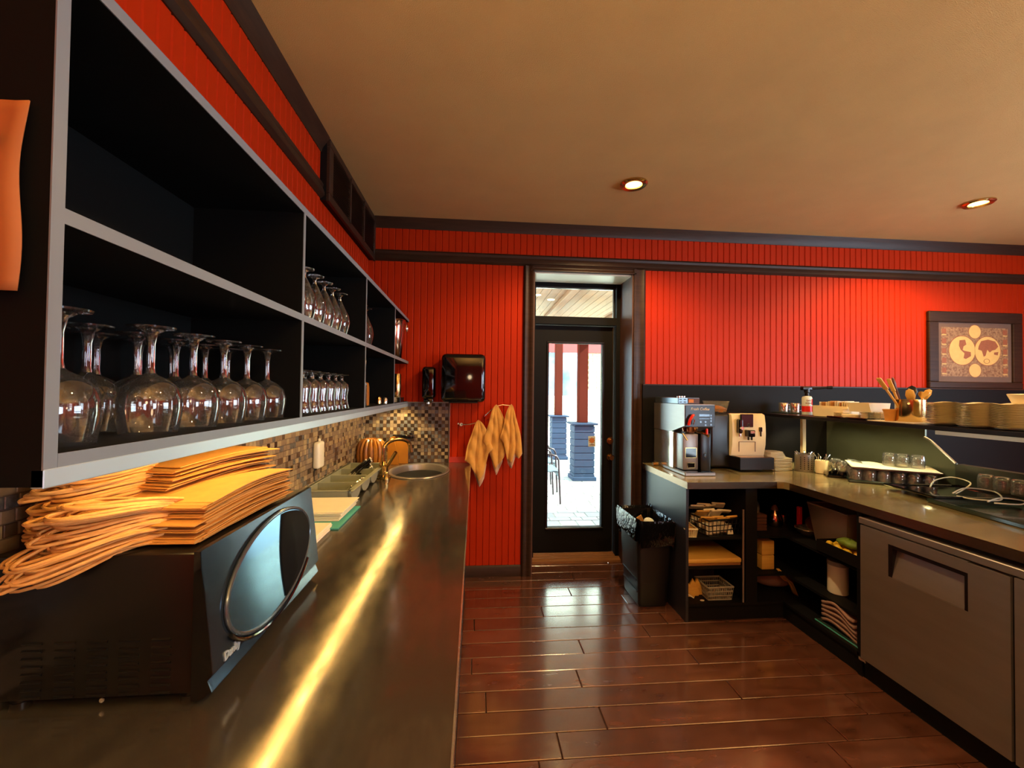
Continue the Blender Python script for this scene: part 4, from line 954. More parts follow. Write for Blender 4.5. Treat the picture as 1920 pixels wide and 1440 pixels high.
b = B(); b.prism([(1.925, ey0-.0+.03), (ex1+.02, ey0+.03), (ex1+.012, ey0-.09), (1.93, ey0-.10)], 'z', .93, 1.016); obj('drip_tray', b, M['plast'], es)
b = B(); b.box(1.94, ex1+.003, ey0-.085, ey0+.0, 1.016, 1.019); obj('drip_grid', b, M['copper'], es)
bh = B(); bh.lathe([(.075, 0), (.085, .01), (.09, .03), (.105, .085), (.108, .09)], 6, (1.87, 3.18, 1.336), cap1=False); obj('bean_hopper', bh, M['glass2'], es, smooth=20)
bh = B(); bh.lathe([(.02, 0), (.074, .004), (.080, .03), (.04, .05), (.001, .056)], 18, (1.87, 3.18, 1.337)); obj('coffee_beans', bh, M['amber'], es)

# cups of mug, stirrers, plates, napkin stack on the corner of the bar
for k in range(8):
    b = B(); z = .911+k*.0115
    b.prism([(2.235, 3.02), (2.385, 3.045), (2.40, 3.155), (2.25, 3.165)], 'z', z, z+.004)
    b.prism([(2.222, 3.008), (2.397, 3.032), (2.414, 3.168), (2.238, 3.178)], 'z', z+.004, z+.0085); bmesh.ops.bevel(b.bm, geom=[e for e in b.bm.edges if abs(e.verts[0].co.z-e.verts[1].co.z) > .003], offset=.012, segments=2, affect='EDGES')
    one('square_plate', b, M['cream'], 'square cream plate, %s in the stack beside the espresso machine' % ordn(k, 8), 'plate', 'square plates beside the espresso machine')
b = B(); n_ = 36; out = [((.088+.004*(i % 2))*cos(2*pi*i/n_), (.088+.004*(i % 2))*sin(2*pi*i/n_)) for i in range(n_)]
for k in range(6): b.prism([(2.29+u*(1-.04*k)*1.0, 3.12+v_*(1-.04*k)) for u, v_ in out], 'z', 1.0045+k*.007, 1.0085+k*.007)
one('coffee_filters', b, M['paper'], 'pile of fluted coffee filters on the square plates', 'coffee filters')
uh = thing('straw_holder', 'perforated steel cylinder of stirrers on the bar corner', 'holder', (2.475, 3.02, .911))
b = B(); b.lathe([(.062, 0), (.063, .003), (.063, .125), (.060, .127), (.059, .01), (.001, .008)], 32, cap1=False); obj('cylinder', b, M['fridge'], uh, world=False)
for c_ in range(5):
    for r_2 in range(7):
        a = radians(-150+c_*22); q = B(); z = .022+r_2*.014; d_ = Vector((cos(a), sin(a), 0)); q.cyl(Vector((0, 0, z))+d_*.0625, Vector((0, 0, z))+d_*.0642, .0042, n=8); obj('hole', q, M['plast'], uh, world=False)
for k in range(7):
    a = k*.9; q = B(); q.tube([(.03*cos(a), .03*sin(a), .02), (.05*cos(a), .05*sin(a), .13), (.062*cos(a), .062*sin(a), .142)], .004, 6); obj('spoon_tip', q, M['chrome'], uh, world=False)
def mug(loc, rz, lab, mat='cream', s=1, grp=None):
    t = thing('mug', lab, 'mug', loc, rz, grp)
    b = B(); b.lathe([(.036*s, 0), (.040*s, .004), (.043*s, .09*s), (.041*s, .094*s), (.037*s, .09*s), (.035*s, .008), (.001, .007)], 26, cap1=False); obj('mug_body', b, M[mat], t, world=False)
    b = B(); b.tube([(.040*s, 0, .075*s), (.060*s, 0, .078*s), (.070*s, 0, .055*s), (.062*s, 0, .028*s), (.039*s, 0, .018*s)], .005*s, 8); obj('mug_handle', b, M[mat], t, world=False)
    return t
mg = mug((2.53, 2.92, .911), radians(-20), 'cream mug of teaspoons on the bar beside the perforated cylinder', s=1.0)
for k in range(6):
    a = k*1.1; t = thing('mug_spoon', 'teaspoon standing in the cream mug', 'spoon', (2.53+.015*cos(a), 2.92+.015*sin(a), .925), 0, 'teaspoons in the cream mug')
    q = B(); q.tube([(0, 0, 0), (.018*cos(a), .018*sin(a), .10), (.034*cos(a+.4), .034*sin(a+.4), .125)], .0028, 6); obj('handle', q, M['chrome'], t, world=False)

# tumblers and trays
def tumbler_proto(name, s=1.0):
    t = thing(name, 'x', 'glass', (0, 0, 0))
    b = B(); b.lathe([(.034, 0), (.0355, .003), (.037, .05), (.033, .078), (.028, .084), (.001, .084)], 20, cap0=False, cap1=False); obj('outer_wall', b, M['glass2'], t, world=False, smooth=60)
    b = B(); b.lathe([(.034, 0), (.033, .03), (.031, .060), (.022, .071), (.001, .072)], 20, cap0=False, cap1=False); obj('inner_wall', b, M['glass2'], t, world=False, smooth=60)
    return t
tp = tumbler_proto('tumbler'); used_t = []
def tumblers(spots, z, lab, grp):
    for i, (x, y) in enumerate(spots):
        lb = lab(i) if callable(lab) else lab
        if not used_t: used_t.append(1); tp.location = (x, y, z); tag(tp, lb, None, grp)
        else: dup(tp, (x, y, z), i*.7, lb, grp)
def traymesh(L_, W_, h=.018):
    b = B(); b.box(-L_/2+.012, L_/2-.012, -W_/2+.012, W_/2-.012, 0, .004)
    for (a0, a1, c0, c1) in ((-L_/2, L_/2, -W_/2, -W_/2+.014), (-L_/2, L_/2, W_/2-.014, W_/2), (-L_/2, -L_/2+.014, -W_/2, W_/2), (L_/2-.014, L_/2, -W_/2, W_/2)): b.box(a0, a1, c0, c1, 0, h, bev=.004)
    return b
def tray(lab, loc, rz, L_, W_, mat, name='serving_tray', h=.018):
    t = thing(name, lab, 'tray', loc, rz); obj('tray_body', traymesh(L_, W_, h), mat, t, world=False); return t
TA = radians(-38); tc = Vector((2.72, 2.60, .9115))
tray('dark tray under the crowd of upturned tumblers', tc, TA, .44, .28, M['glasstray'])
ca, sa = cos(TA), sin(TA)
sp = []
for i in range(6):
    for j in range(3):
        u, v_ = -.178+i*.0715, -.10+j*.09; sp.append((tc.x+u*ca-v_*sa, tc.y+u*sa+v_*ca))
tumblers(sp, .9165, lambda i: 'upturned thick tumbler on the lower tray, %s row, %s from the mug end' % (('front', 'middle', 'back')[i % 3], NTH[i//3]), 'tumblers on the lower tray')
tu = Vector((tc.x+.015, tc.y, 1.0015))
tt = tray('paper-lined tray lying on the upturned tumblers', tu, TA+radians(2), .43, .28, M['choc'], h=.010)
b = B(); b.grid(lambda u, v: Vector((-.22+.44*u, -.145+.29*v, .011+.006*abs(sin(9*u+2*v))*(.3+v))), 24, 10); obj('paper_liner', b, M['paper'], tt, world=False, thick=.001)
tumblers([(tu.x+u*ca-v_*sa, tu.y+u*sa+v_*ca) for u, v_ in ((.0, .03), (.065, .02), (.135, .0))], 1.019, lambda i: 'upturned thick tumbler on the paper-lined tray, %s of the three' % ('leftmost', 'middle', 'rightmost')[i], 'tumblers on the paper-lined tray')
tray('dark tray carrying the round glass pots behind the mug', (2.60, 2.80, .9115), radians(-30), .24, .20, M['gloss'])
for k, (x, y) in enumerate(((2.585, 2.86), (2.545, 2.765), (2.645, 2.755), (2.68, 2.83))):
    t = thing('glass_pot', ['round glass pot at the back of the small dark tray', 'round glass pot at the front of the small dark tray, beside the mug', 'round glass pot on the right of the small dark tray', 'round glass pot at the far right of the small dark tray'][k], 'pot', (x, y, .9165), 0, 'glass pots on the bar')
    b = B(); b.lathe([(.026, 0), (.028, .006), (.026, .03), (.022, .034)], 20); obj('base', b, M['gloss'], t, world=False)
    b = B(); b.lathe([(.022, .034), (.036, .05), (.043, .07), (.038, .092), (.028, .106), (.024, .110)], 22, cap0=False); obj('globe', b, M['glass2'], t, world=False, smooth=60)
    b = B(); b.tube([(.030*cos(a), .030*sin(a), .07+.008*sin(3*a)) for a in [2*pi*i/18 for i in range(18)]], .002, 5, closed=True); obj('band', b, M['chrome'], t, world=False)
tray('long smoked tray on the bar, nearer one with pale cables', (2.64, 1.80, .9115), radians(82), .56, .50, M['glasstray'], h=.022)
tray('dark tray on the bar between the tumblers and the nearer tray', (2.69, 2.22, .936), radians(82), .34, .44, M['gloss'], h=.012)
tumblers([(2.935, 2.22-.078*k) for k in range(6)], .9165+.036, lambda i: 'upturned tumbler in the row against the low upstand, %s from its far end' % NTH[i], 'tumblers along the low upstand')
random.seed(5)
def cable(pts, lab):
    b = B(); P_ = [Vector(p) for p in pts]; out = []
    for i in range(len(P_)-1):
        for k in range(6):
            t = k/6; p0, p1, p2, p3 = P_[max(i-1, 0)], P_[i], P_[i+1], P_[min(i+2, len(P_)-1)]
            out.append(.5*((2*p1)+(-p0+p2)*t+(2*p0-5*p1+4*p2-p3)*t*t+(-p0+3*p1-3*p2+p3)*t**3))
    b.tube(out+[P_[-1]], .0035, 6); one('cable', b, M['wire'], lab, 'cable')
cable([(2.64, 2.27, .955), (2.72, 2.31, .985), (2.84, 2.32, 1.0), (2.86, 2.24, .985), (2.74, 2.18, .96), (2.62, 2.12, .953)], 'pale cable loop standing farthest along the bar trays')
cable([(2.60, 2.12, .955), (2.72, 2.15, .975), (2.80, 2.08, .97), (2.70, 1.98, .952), (2.60, 2.02, .947), (2.60, 2.10, .945)], 'pale cable coil in the middle of the nearer tray')
cable([(2.60, 1.96, .95), (2.70, 1.98, .962), (2.76, 1.93, .960), (2.70, 1.90, .95), (2.61, 1.94, .948)], 'short pale cable loop nearest the frame edge')

# ------------------------------------------------------------------ on the raised shelf
ZS = 1.331
tray('small green glass tray under the steel cups', (2.52, 3.25, ZS), radians(80), .22, .14, M['glasstray'], h=.008)
for k, (x, y) in enumerate(((2.53, 3.31), (2.53, 3.185))):
    t = mug((x, y, ZS+.0085), radians(-20), ['steel cup at the far end of the raised shelf', 'steel cup between the farthest cup and the torch can'][k], 'chrome', .80, 'steel cups on the shelf')
to = thing('torch_can', 'red and white gas can with black kitchen torch head on the shelf', 'torch', (2.53, 3.06, ZS))
b = B(); b.lathe([(.033, 0), (.034, .003), (.034, .125), (.030, .137), (.016, .142)], 26); obj('can', b, M['signw'], to, world=False)
b = B(); b.cyl((0, 0, .022), (0, 0, .066), .0346, n=26, caps=False); obj('red_band', b, M['red_p'], to, world=False)
b = B()
for i in range(9): a0, a1 = radians(-75+i*10), radians(-75+(i+1)*10); v0 = [b.bm.verts.new((.0347*cos(a), .0347*sin(a), z)) for a, z in ((a0, .075), (a1, .075), (a1, .120), (a0, .120))]; b.bm.faces.new(v0)
obj('red_label', b, M['red_p'], to, world=False)
text('can_text', 'GAS', .017, face_mtx((2.512, 3.0215, ZS+.108), (1, -.35, 0), (0, 0, 1)), M['ink'], to, bold=.0005)
text('can_text', 'BUTANE', .011, face_mtx((2.512, 3.0215, ZS+.088), (1, -.35, 0), (0, 0, 1)), M['ink'], to, bold=.0004)
b = B(); b.lathe([(.016, .14), (.014, .165), (.020, .17), (.020, .20), (.012, .205)], 16); b.box(-.045, .045, -.018, .018, .185, .215, bev=.008, seg=2); obj('torch_head', b, M['plast'], to, world=False)
b = B(); b.cyl((.03, -.01, .200), (.12, -.05, .207), .010, .007, n=12); b.cyl((.12, -.05, .207), (.15, -.064, .209), .012, n=12); obj('nozzle', b, M['plast'], to, world=False)
# sugar and tea box
tb = thing('sachet_box', 'cream open box of sachets on the raised shelf', 'box', (2.52, 2.86, ZS))
def box_wall(b, x0, x1, y0, y1, z0, z1, t_=.003):
    b.box(x0, x1, y0, y0+t_, z0, z1); b.box(x0, x1, y1-t_, y1, z0, z1); b.box(x0, x0+t_, y0+t_, y1-t_, z0, z1); b.box(x1-t_, x1, y0+t_, y1-t_, z0, z1); b.box(x0, x1, y0, y1, z0, z0+t_)
b = B(); box_wall(b, 2.40, 2.465, 2.60, 2.84, ZS, ZS+.060); obj('front_box', b, M['cream'], tb)
b = B(); box_wall(b, 2.475, 2.58, 2.64, 2.94, ZS, ZS+.075); obj('rear_box', b, M['cream'], tb)
for k in range(14):
    q = B(); y_ = 2.655+.019*k; q.box(2.50, 2.57, y_, y_+.006, ZS+.01, ZS+.100+.012*random.random(), bev=.001, mtx=None)
    one('sachet', q, random.choice((M['paper'], M['kraft'], M['cream'])), 'tea sachet standing in the cream box, %s from its near end' % ordn(k, 14).replace(' from the bottom', '').replace(' from the top', ' last').replace('lowest', 'first').replace('second first', 'second').replace('topmost', 'farthest'), 'sachet', 'sachets in the cream box')
tray('dark square tray under the ribbed bowl and saucers', (2.47, 2.54, ZS), radians(88), .30, .22, M['gloss'], h=.012)
for k in range(5):
    b = B(); b.lathe([(.035, 0), (.062, .004), (.066, .009), (.05, .006), (.001, .005)], 24, (2.47, 2.46, ZS+.006+k*.0075), cap1=False); one('saucer', b, M['cream'], 'cream saucer, %s in the pile under the wedge box' % ordn(k, 5), 'saucer', 'saucers on the dark tray')
for k in range(4):
    b = B(); b.lathe([(.025, 0), (.045, .004), (.048, .009), (.03, .006), (.001, .005)], 20, (2.43, 2.635, ZS+.006+k*.0075), cap1=False); one('saucer', b, M['cream'], 'small cream saucer, %s in the pile left on the dark tray' % ordn(k, 4), 'saucer', 'small saucers on the dark tray')
b = B(); b.lathe([(.035, 0), (.048, .004), (.050, .020), (.046, .024), (.001, .024)], 24, (2.41, 2.55, ZS+.006)); one('round_dish', b, M['cream'], 'round cream dish on the dark tray', 'dish')
b = B(); b.prism([(2.40, ZS+.048), (2.385, ZS+.105), (2.53, ZS+.105), (2.52, ZS+.048)], 'y', 2.40, 2.55)
one('wedge_box', b, M['cream'], 'cream wedge-sided box standing on the stacked saucers', 'box')
gb = thing('glass_dish', 'clear ribbed glass dish on the shelf left of the utensil pot', 'dish', (2.47, 2.42, ZS))
b = B(); b.lathe([(.055, 0), (.06, .004), (.064, .052), (.060, .054)], 18, cap1=False); obj('dish', b, M['glass2'], gb, world=False, smooth=20)
b = B()
for i in range(14): a = 2*pi*i/14; b.cyl((.062*cos(a), .062*sin(a), .004), (.065*cos(a), .065*sin(a), .052), .003, n=6)
obj('rib', b, M['glass2'], gb, world=False, kind='stuff')
b = B(); b.box(2.37, 2.62, 2.12, 2.46, ZS, ZS+.004); one('shelf_paper', b, M['paper'], 'sheet of paper under the utensil pot', 'paper')
b = B(); b.lathe([(.022, 0), (.024, .003), (.030, .05), (.036, .066), (.033, .068), (.028, .06), (.022, .01), (.001, .008)], 20, (2.42, 2.30, ZS+.0045), cap1=False); one('ramekin', b, M['kraft'], 'small tan flared cup in front of the utensil pot', 'cup')
up = thing('utensil_pot', 'steel pot of wooden spoons on the raised shelf', 'pot', (2.49, 2.245, ZS+.0045))
b = B(); b.lathe([(.066, 0), (.068, .003), (.068, .125), (.065, .127), (.064, .01), (.001, .008)], 36, cap1=False); obj('pot_body', b, M['brass'], up, world=False)
b = B(); b.cyl((.06, -.04, .10), (.078, -.05, .104), .008, n=10); b.cyl((-.06, -.04, .10), (-.072, -.055, .104), .006, n=10); obj('ear', b, M['chrome'], up, world=False)
def spoon(x, y, dx, dy, h, kind, mat, lab):
    t = thing('wooden_spoon', lab, 'spoon', (2.49+x, 2.245+y, ZS+.02), 0, 'utensils in the steel pot')
    p0 = Vector((0, 0, 0)); p1 = Vector((dx, dy, h)); b = B(); b.tube([p0, p0.lerp(p1, .5), p1], .0065, 7); obj('handle', b, M[mat], t, world=False)
    d = (p1-p0).normalized(); m = Matrix.Translation(p1+d*.02) @ d.to_track_quat('Z', 'Y').to_matrix().to_4x4()
    b = B()
    if kind == 'flat': b.box(-.017, .017, -.005, .005, -.03, .05, bev=.004)
    elif kind == 'heart':
        pts = [(.028*sin(a)**3*1.1, .022*cos(a)-.009*cos(2*a)-.004*cos(3*a)) for a in [2*pi*i/28 for i in range(28)]]; b.prism(pts, 'y', -.004, .004)
    else: b.lathe([(.001, -.04), (.017, -.03), (.024, 0), (.018, .028), (.001, .038)], 14, sx=1, sy=.35)
    b.bm.transform(m); obj('head', b, M[mat], t, world=False)
spoon(-.02, 0, -.115, .02, .175, 'flat', 'wood', 'flat wooden spatula leaning far left in the steel pot')
spoon(-.01, .02, -.055, .02, .165, 'flat', 'wood', 'second wooden spatula leaning left in the steel pot')
spoon(0, -.02, -.03, -.01, .115, 'oval', 'wood', 'pale wooden spoon low at the front of the steel pot')
spoon(.0, .03, -.03, .03, .185, 'oval', 'choc', 'dark wooden spoon at the back of the steel pot')
spoon(.01, .0, .022, .02, .135, 'oval', 'plast', 'black ladle in the steel pot')
spoon(.02, -.01, .045, .0, .120, 'heart', 'wood', 'heart-shaped wooden spoon in the steel pot')
spoon(.03, .01, .085, .01, .125, 'oval', 'wood', 'small wooden spoon leaning right in the steel pot')
# three stacks of square plates
pl = B(); pl.lathe([(.050, 0), (.052, .0008), (.080, .0046), (.094, .0070), (.0955, .0084), (.092, .0086), (.078, .0062), (.052, .0022), (.001, .0020)], 4*8, cap1=False)
for v in pl.bm.verts:      # squared, lifted corners
    a = math.atan2(v.co.y, v.co.x); k = .86*(1+.16*abs(sin(2*a))**1.5); rr = math.hypot(v.co.x, v.co.y)
    v.co.x *= k; v.co.y *= k; v.co.z += .006*(abs(sin(2*a))**2)*(rr/.088)**2
proto = None
stk = [((2.46, 2.03), 15, 'stack nearest the utensil pot'), ((2.460, 1.872), 15, 'middle stack under the map'), ((2.460, 1.730), 15, 'rightmost stack on the shelf')]
for (x, y), n_, nm in stk:
    for k in range(n_):
        lab = 'square cream plate, %s in the %s' % (ordn(k, n_), nm)
        loc = (x+random.uniform(-.002, .002), y+random.uniform(-.002, .002), ZS+k*.0077)
        if proto is None: proto = obj('dinner_plate', pl, M['cream'], loc=loc); o_ = proto
        else: o_ = proto.copy(); C.objects.link(o_); o_.location = loc
        tag(o_, lab, 'plate', 'square plates, '+nm); o_.rotation_euler = (0, 0, radians(random.uniform(-3, 3)))
b = B(); b.lathe([(.040, 0), (.045, .002), (.062, .044), (.058, .046), (.042, .008), (.001, .006)], 28, (2.455, 1.70, ZS+15*.0077+.004), cap1=False); one('cream_bowl', b, M['cream'], 'cream bowl on top of the rightmost plate stack', 'bowl')

# ------------------------------------------------------------------ map picture
mp_ = thing('map_picture', 'framed antique double-hemisphere world map on the red wall', 'picture', (4.42, YB-.02, 1.557))
PX0, PX1, PZ0, PZ1 = 3.965, 4.885, 1.5565, 2.235; py = YB-.013
b = B(); fw = .095
for x0_, x1_, z0_, z1_ in ((PX0, PX1, PZ0, PZ0+fw*.6), (PX0, PX1, PZ1-fw, PZ1), (PX0, PX0+fw, PZ0+fw*.6, PZ1-fw), (PX1-fw, PX1, PZ0+fw*.6, PZ1-fw)): b.box(x0_, x1_, py-.030, py, z0_, z1_, bev=.006)
obj('frame', b, M['dkwood'], mp_)
b = B(); b.box(PX0+fw, PX1-fw, py-.012, py-.006, PZ0+fw*.6, PZ1-fw); obj('mount', b, M['mat'], mp_)
ax0, ax1, az0, az1 = PX0+fw+.035, PX1-fw-.035, PZ0+.105, PZ1-fw-.042
b = B(); b.box(ax0, ax1, py-.0135, py-.012, az0, az1); mo = obj('map_sheet', b, M['map1'], mp_)
cx_, cz_ = (ax0+ax1)/2, (az0+az1)/2
def disc(x, z, r, yy, mat, nm='hemisphere', par=None):
    b = B(); b.cyl((x, yy, z), (x, yy-.0006, z), r, n=36); return obj(nm, b, M[mat], par or mo)
R_ = (ax1-ax0)*.193
for s in (-1, 1):
    disc(cx_+s*R_*.98, cz_+.012, R_*1.05, py-.0136, 'map3'); disc(cx_+s*R_*.98, cz_+.012, R_, py-.0143, 'map2')
disc(cx_, cz_+R_*1.42, R_*.50, py-.0136, 'map3'); disc(cx_, cz_+R_*1.42, R_*.46, py-.0143, 'map2')
disc(cx_, cz_-R_*1.28, R_*.50, py-.0136, 'map3'); disc(cx_, cz_-R_*1.28, R_*.46, py-.0143, 'map2')
def land(pts, x, z, s, nm='continent'):
    b = B(); b.prism([(x+u*s, z+v_*s) for u, v_ in pts], 'y', py-.0156, py-.0150); obj(nm, b, M['map3'], mo, smooth=0)
land([(-.2, .75), (.25, .8), (.35, .45), (.12, .3), (.05, .05), (.2, -.02), (.7, -.1), (.72, -.4), (.3, -.62), (.12, -.55), (.2, -.2), (-.1, .05), (-.25, .35)], cx_-R_, cz_+.012, R_*.95)
land([(-.75, .35), (-.55, .72), (0, .85), (.6, .72), (.85, .35), (.6, .1), (.35, .05), (.15, -.1), (-.05, .1), (-.2, -.35), (-.35, -.42), (-.5, .02), (-.8, .1)], cx_+R_, cz_+.012, R_*.95)
land([(.5, -.1), (.85, -.05), (.8, -.3), (.5, -.25)], cx_+R_, cz_+.012, R_*.95)
b = B(); b.tube([(cx_+R_*.9+.028*cos(a), py-.0152, cz_-R_*.62+.020*sin(a)) for a in [2*pi*i/18 for i in range(18)]], .002, 5, closed=True); obj('southern_land', b, M['map3'], mo)
random.seed(8)
for s in (-1, 1):
    for k in range(5):
        x = (ax0+.030) if s < 0 else (ax1-.030); z = az0+.04+k*(az1-az0-.09)/4
        q = B(); q.box(x-.020, x+.020, py-.0144, py-.0135, z-.008+.0, z+.035); obj('vignette', q, M['map3'], mo); q = B(); q.box(x-.022, x+.022, py-.0144, py-.0135, z-.022, z-.014); obj('caption', q, M['map2'], mo)

# ------------------------------------------------------------------ under the bar: baskets and stores
random.seed(41)
def basket(name, lab, loc, rz, L_, W_, H_, mat, rows_=2, cols=7, flare=.012):
    t = thing(name, lab, 'basket', loc, rz)
    b = B(); box_ = [(-L_/2, -W_/2), (L_/2, -W_/2), (L_/2, W_/2), (-L_/2, W_/2)]
    b.box(-L_/2+.006, L_/2-.006, -W_/2+.006, W_/2-.006, 0, .004); obj('basket_base', b, mat, t, world=False)
    b = B()
    for i in range(4):
        p, q_ = Vector((*box_[i], 0)), Vector((*box_[(i+1) % 4], 0)); n_ = cols if i % 2 == 0 else max(3, int(cols*W_/L_))
        o0, o1 = p*(1+flare/.1), q_*(1+flare/.1)
        for k in range(n_+1):
            f0 = p.lerp(q_, k/n_); f1 = o0.lerp(o1, k/n_)+Vector((0, 0, H_)); b.cyl(f0, f1, .0026, n=5)
        for r in range(rows_+1):
            h = r/rows_; b.cyl(p.lerp(o0, h)+Vector((0, 0, H_*h)), q_.lerp(o1, h)+Vector((0, 0, H_*h)), .0038 if r < rows_ else .006, n=6)
    obj('basket_wall', b, mat, t, world=False)
    return t
basket('wire_basket', 'black openwork basket full of packets on the upper left shelf', (1.64, 2.86, .541), radians(12), .26, .28, .11, M['plast'], 3, 9)
basket('small_basket', 'small cream slotted basket beside the black basket', (1.43, 2.80, .541), radians(-6), .07, .20, .055, M['cream'], 1, 6)
for k in range(12):
    b = B(); m = Matrix.Translation((1.555+.052*(k % 4)+random.uniform(-.01, .01), 2.75+.075*(k//4), .640+.022*(k//4)+.010*(k % 2))) @ Matrix.Rotation(radians(random.uniform(-20, 20)), 4, 'Z') @ Matrix.Rotation(radians(-35+random.uniform(-12, 12)), 4, 'X')
    b.box(-.045, .045, -.034, .034, -.006, .006, bev=.004, mtx=m); one('sugar_packet', b, M['wood' if k < 5 else 'paper'], 'paper packet heaped in the black openwork basket', 'packet', 'packets in the black basket')
for k in range(12):
    b = B(); m = Matrix.Translation((1.565+.048*(k % 4), 2.745+.10*(k//4), .575+.008*(k % 3))) @ Matrix.Rotation(radians(70+8*(k % 3)), 4, 'X')
    b.box(-.022, .022, -.034, .034, -.010, .010, bev=.004, mtx=m); one('sugar_packet', b, M['paper'], 'pale packet low inside the black basket, seen through its slots', 'packet', 'lower packets in the black basket')
for k in range(6):
    b = B(); m = Matrix.Translation((1.43+random.uniform(-.006, .006), 2.73+.03*k, .575+.006*k)) @ Matrix.Rotation(radians(-30), 4, 'X')
    b.box(-.026, .026, -.022, .022, -.004, .004, bev=.003, mtx=m); one('small_packet', b, M['wood'], 'small packet in the cream slotted basket', 'packet', 'packets in the cream basket')
b = B(); b.box(1.40, 1.765, 2.70, 3.10, .351, .366, bev=.003); one('cutting_board', b, M['oak'], 'brown board under the pale cutting board', 'board')
b = B(); b.box(1.398, 1.770, 2.695, 3.08, .3665, .398, bev=.010, seg=3); one('cutting_board', b, M['wood'], 'thick pale cutting board on the middle left shelf', 'board')
for k in range(3):
    b = B(); m = Matrix.Translation((1.455+.035*k-.01, 2.78+.01*k, .118)) @ Matrix.Rotation(radians(-12+10*k), 4, 'Z')
    b.prism([(-.04, .0), (.04, 0), (.045, .03), (.0, .115 if k else .09), (-.045, .03)], 'y', -.006, .006, mtx=m); one('paper_cone', b, M['wood'], ['leftmost folded paper napkin cone on the bottom deck', 'middle folded paper napkin cone on the bottom deck', 'right folded paper napkin cone by the grey basket'][k], 'napkin')
b = B(); m = Matrix.Translation((1.425, 2.74, .150)) @ Matrix.Rotation(radians(30), 4, 'Y'); b.box(-.04, .04, -.01, .01, -.003, .003, mtx=m); one('card', b, M['paper'], 'white card leaning left of the napkin cones', 'card')
basket('grey_basket', 'pale grey openwork basket on the bottom deck', (1.635, 2.80, .116), 0, .16, .15, .085, M['clearw'], 3, 12)
b = B(); b.box(1.50, 1.74, 2.97, 3.10, .116, .27, bev=.006); one('storage_box', b, M['navy'], 'dark box behind the grey basket on the bottom deck', 'box')
b = B(); b.lathe([(.001, 0), (.012, .001), (.012, .005), (.001, .006)], 12, (1.51, 2.72, .1155), 1.2, .7); one('bottle_cap', b, M['white'], 'tiny white cap near the front of the bottom deck', 'lid')
# corner bay
for k in range(5):
    b = B(); b.box(1.93, 2.02, 2.80, 2.94, .541+k*.022, .561+k*.022, bev=.002); one('chocolate_box', b, M['choc'], 'flat brown box, %s in the pile beside the upright panel' % ordn(k, 5), 'box', 'brown boxes in the corner bay')
b = B(); b.prism([(1.915, .541), (1.925, .541), (1.93, .76), (1.945, .785), (1.955, .775), (1.925, .79), (1.912, .76)], 'y', 2.83, 2.86); one('upright_ladle', b, M['wood'], 'pale upright stick at the left of the corner bay', 'utensil')
cp = thing('coffee_pot', 'small glass coffee pot on the corner shelf', 'pot', (2.15, 2.90, .541))
b = B(); b.lathe([(.04, 0), (.052, .02), (.052, .06), (.035, .10), (.028, .115)], 22); obj('pot_body', b, M['copper'], cp, world=False)
b = B(); b.lathe([(.028, .115), (.02, .135), (.008, .15)], 16); obj('lid', b, M['choc'], cp, world=False)
b = B(); b.tube([(.045, 0, .09), (.075, 0, .095), (.08, 0, .05), (.052, 0, .03)], .005, 6); obj('pot_handle', b, M['plast'], cp, world=False)
b = B(); b.lathe([(.03, 0), (.04, .03), (.036, .075), (.02, .085)], 18, (2.235, 2.93, .541)); one('small_jug', b, M['copper'], 'small dark jug beside the glass coffee pot', 'jug')
b = B(); b.lathe([(.030, 0), (.034, .03), (.026, .07), (.012, .085), (.010, .12)], 18, (1.975, 2.87, .652)); one('glass_bottle', b, M['glass2'], 'small clear bottle standing on the brown boxes', 'bottle')
for k in range(2):
    b = B(); b.box(1.955, 2.045, 2.76, 2.90, .291+.098*k, .387+.098*k, bev=.006, seg=2); one('napkin_block', b, M['wood'], 'upper pale paper block on the corner shelf' if k else 'lower pale paper block on the corner shelf', 'napkins')
# soft bag lying on the deck
def lump(name, c, sx, sy, sz, mat, lab, cat, sd, rz=0, nf=9):
    r2 = random.Random(sd); ph = [r2.uniform(0, 6) for _ in range(4)]
    def f(u, v):
        a = 2*pi*u; t = pi*v; w_ = 1+.10*sin(3*a+ph[0])*sin(t)+.06*sin(nf*a+ph[1]+3*v)*sin(t)
        x, y, z = sx*sin(t)*cos(a)*w_, sy*sin(t)*sin(a)*w_, sz*(.5-.5*cos(t)*1.0)*(1+.08*sin(4*a+ph[2]))
        return Vector((c[0]+x*cos(rz)-y*sin(rz), c[1]+x*sin(rz)+y*cos(rz), c[2]+z))
    b = B(); b.grid(f, 36, 18); return one(name, b, mat, lab, cat, smooth=70)
lump('cloth_bag', (2.13, 2.90, .117), .14, .07, .125, M['pink'], 'dusty crumpled bag on the deck of the corner bay', 'bag', 3, radians(-18), 11)
lump('cloth_bag', (2.33, 2.92, .117), .11, .08, .085, M['choc'], 'darker crumpled bag right of the dusty one', 'bag', 6, radians(-18), 7)
b = B(); b.grid(lambda u, v: Vector((2.05+.15*u, 2.76+.03*sin(6*v), .25-.13*u*u+.05*v*(1-u)+.01*sin(11*u))), 14, 6); one('gold_wrapper', b, M['wood'], 'golden wrapper hanging over the dusty bag', 'wrapper', thick=.002)
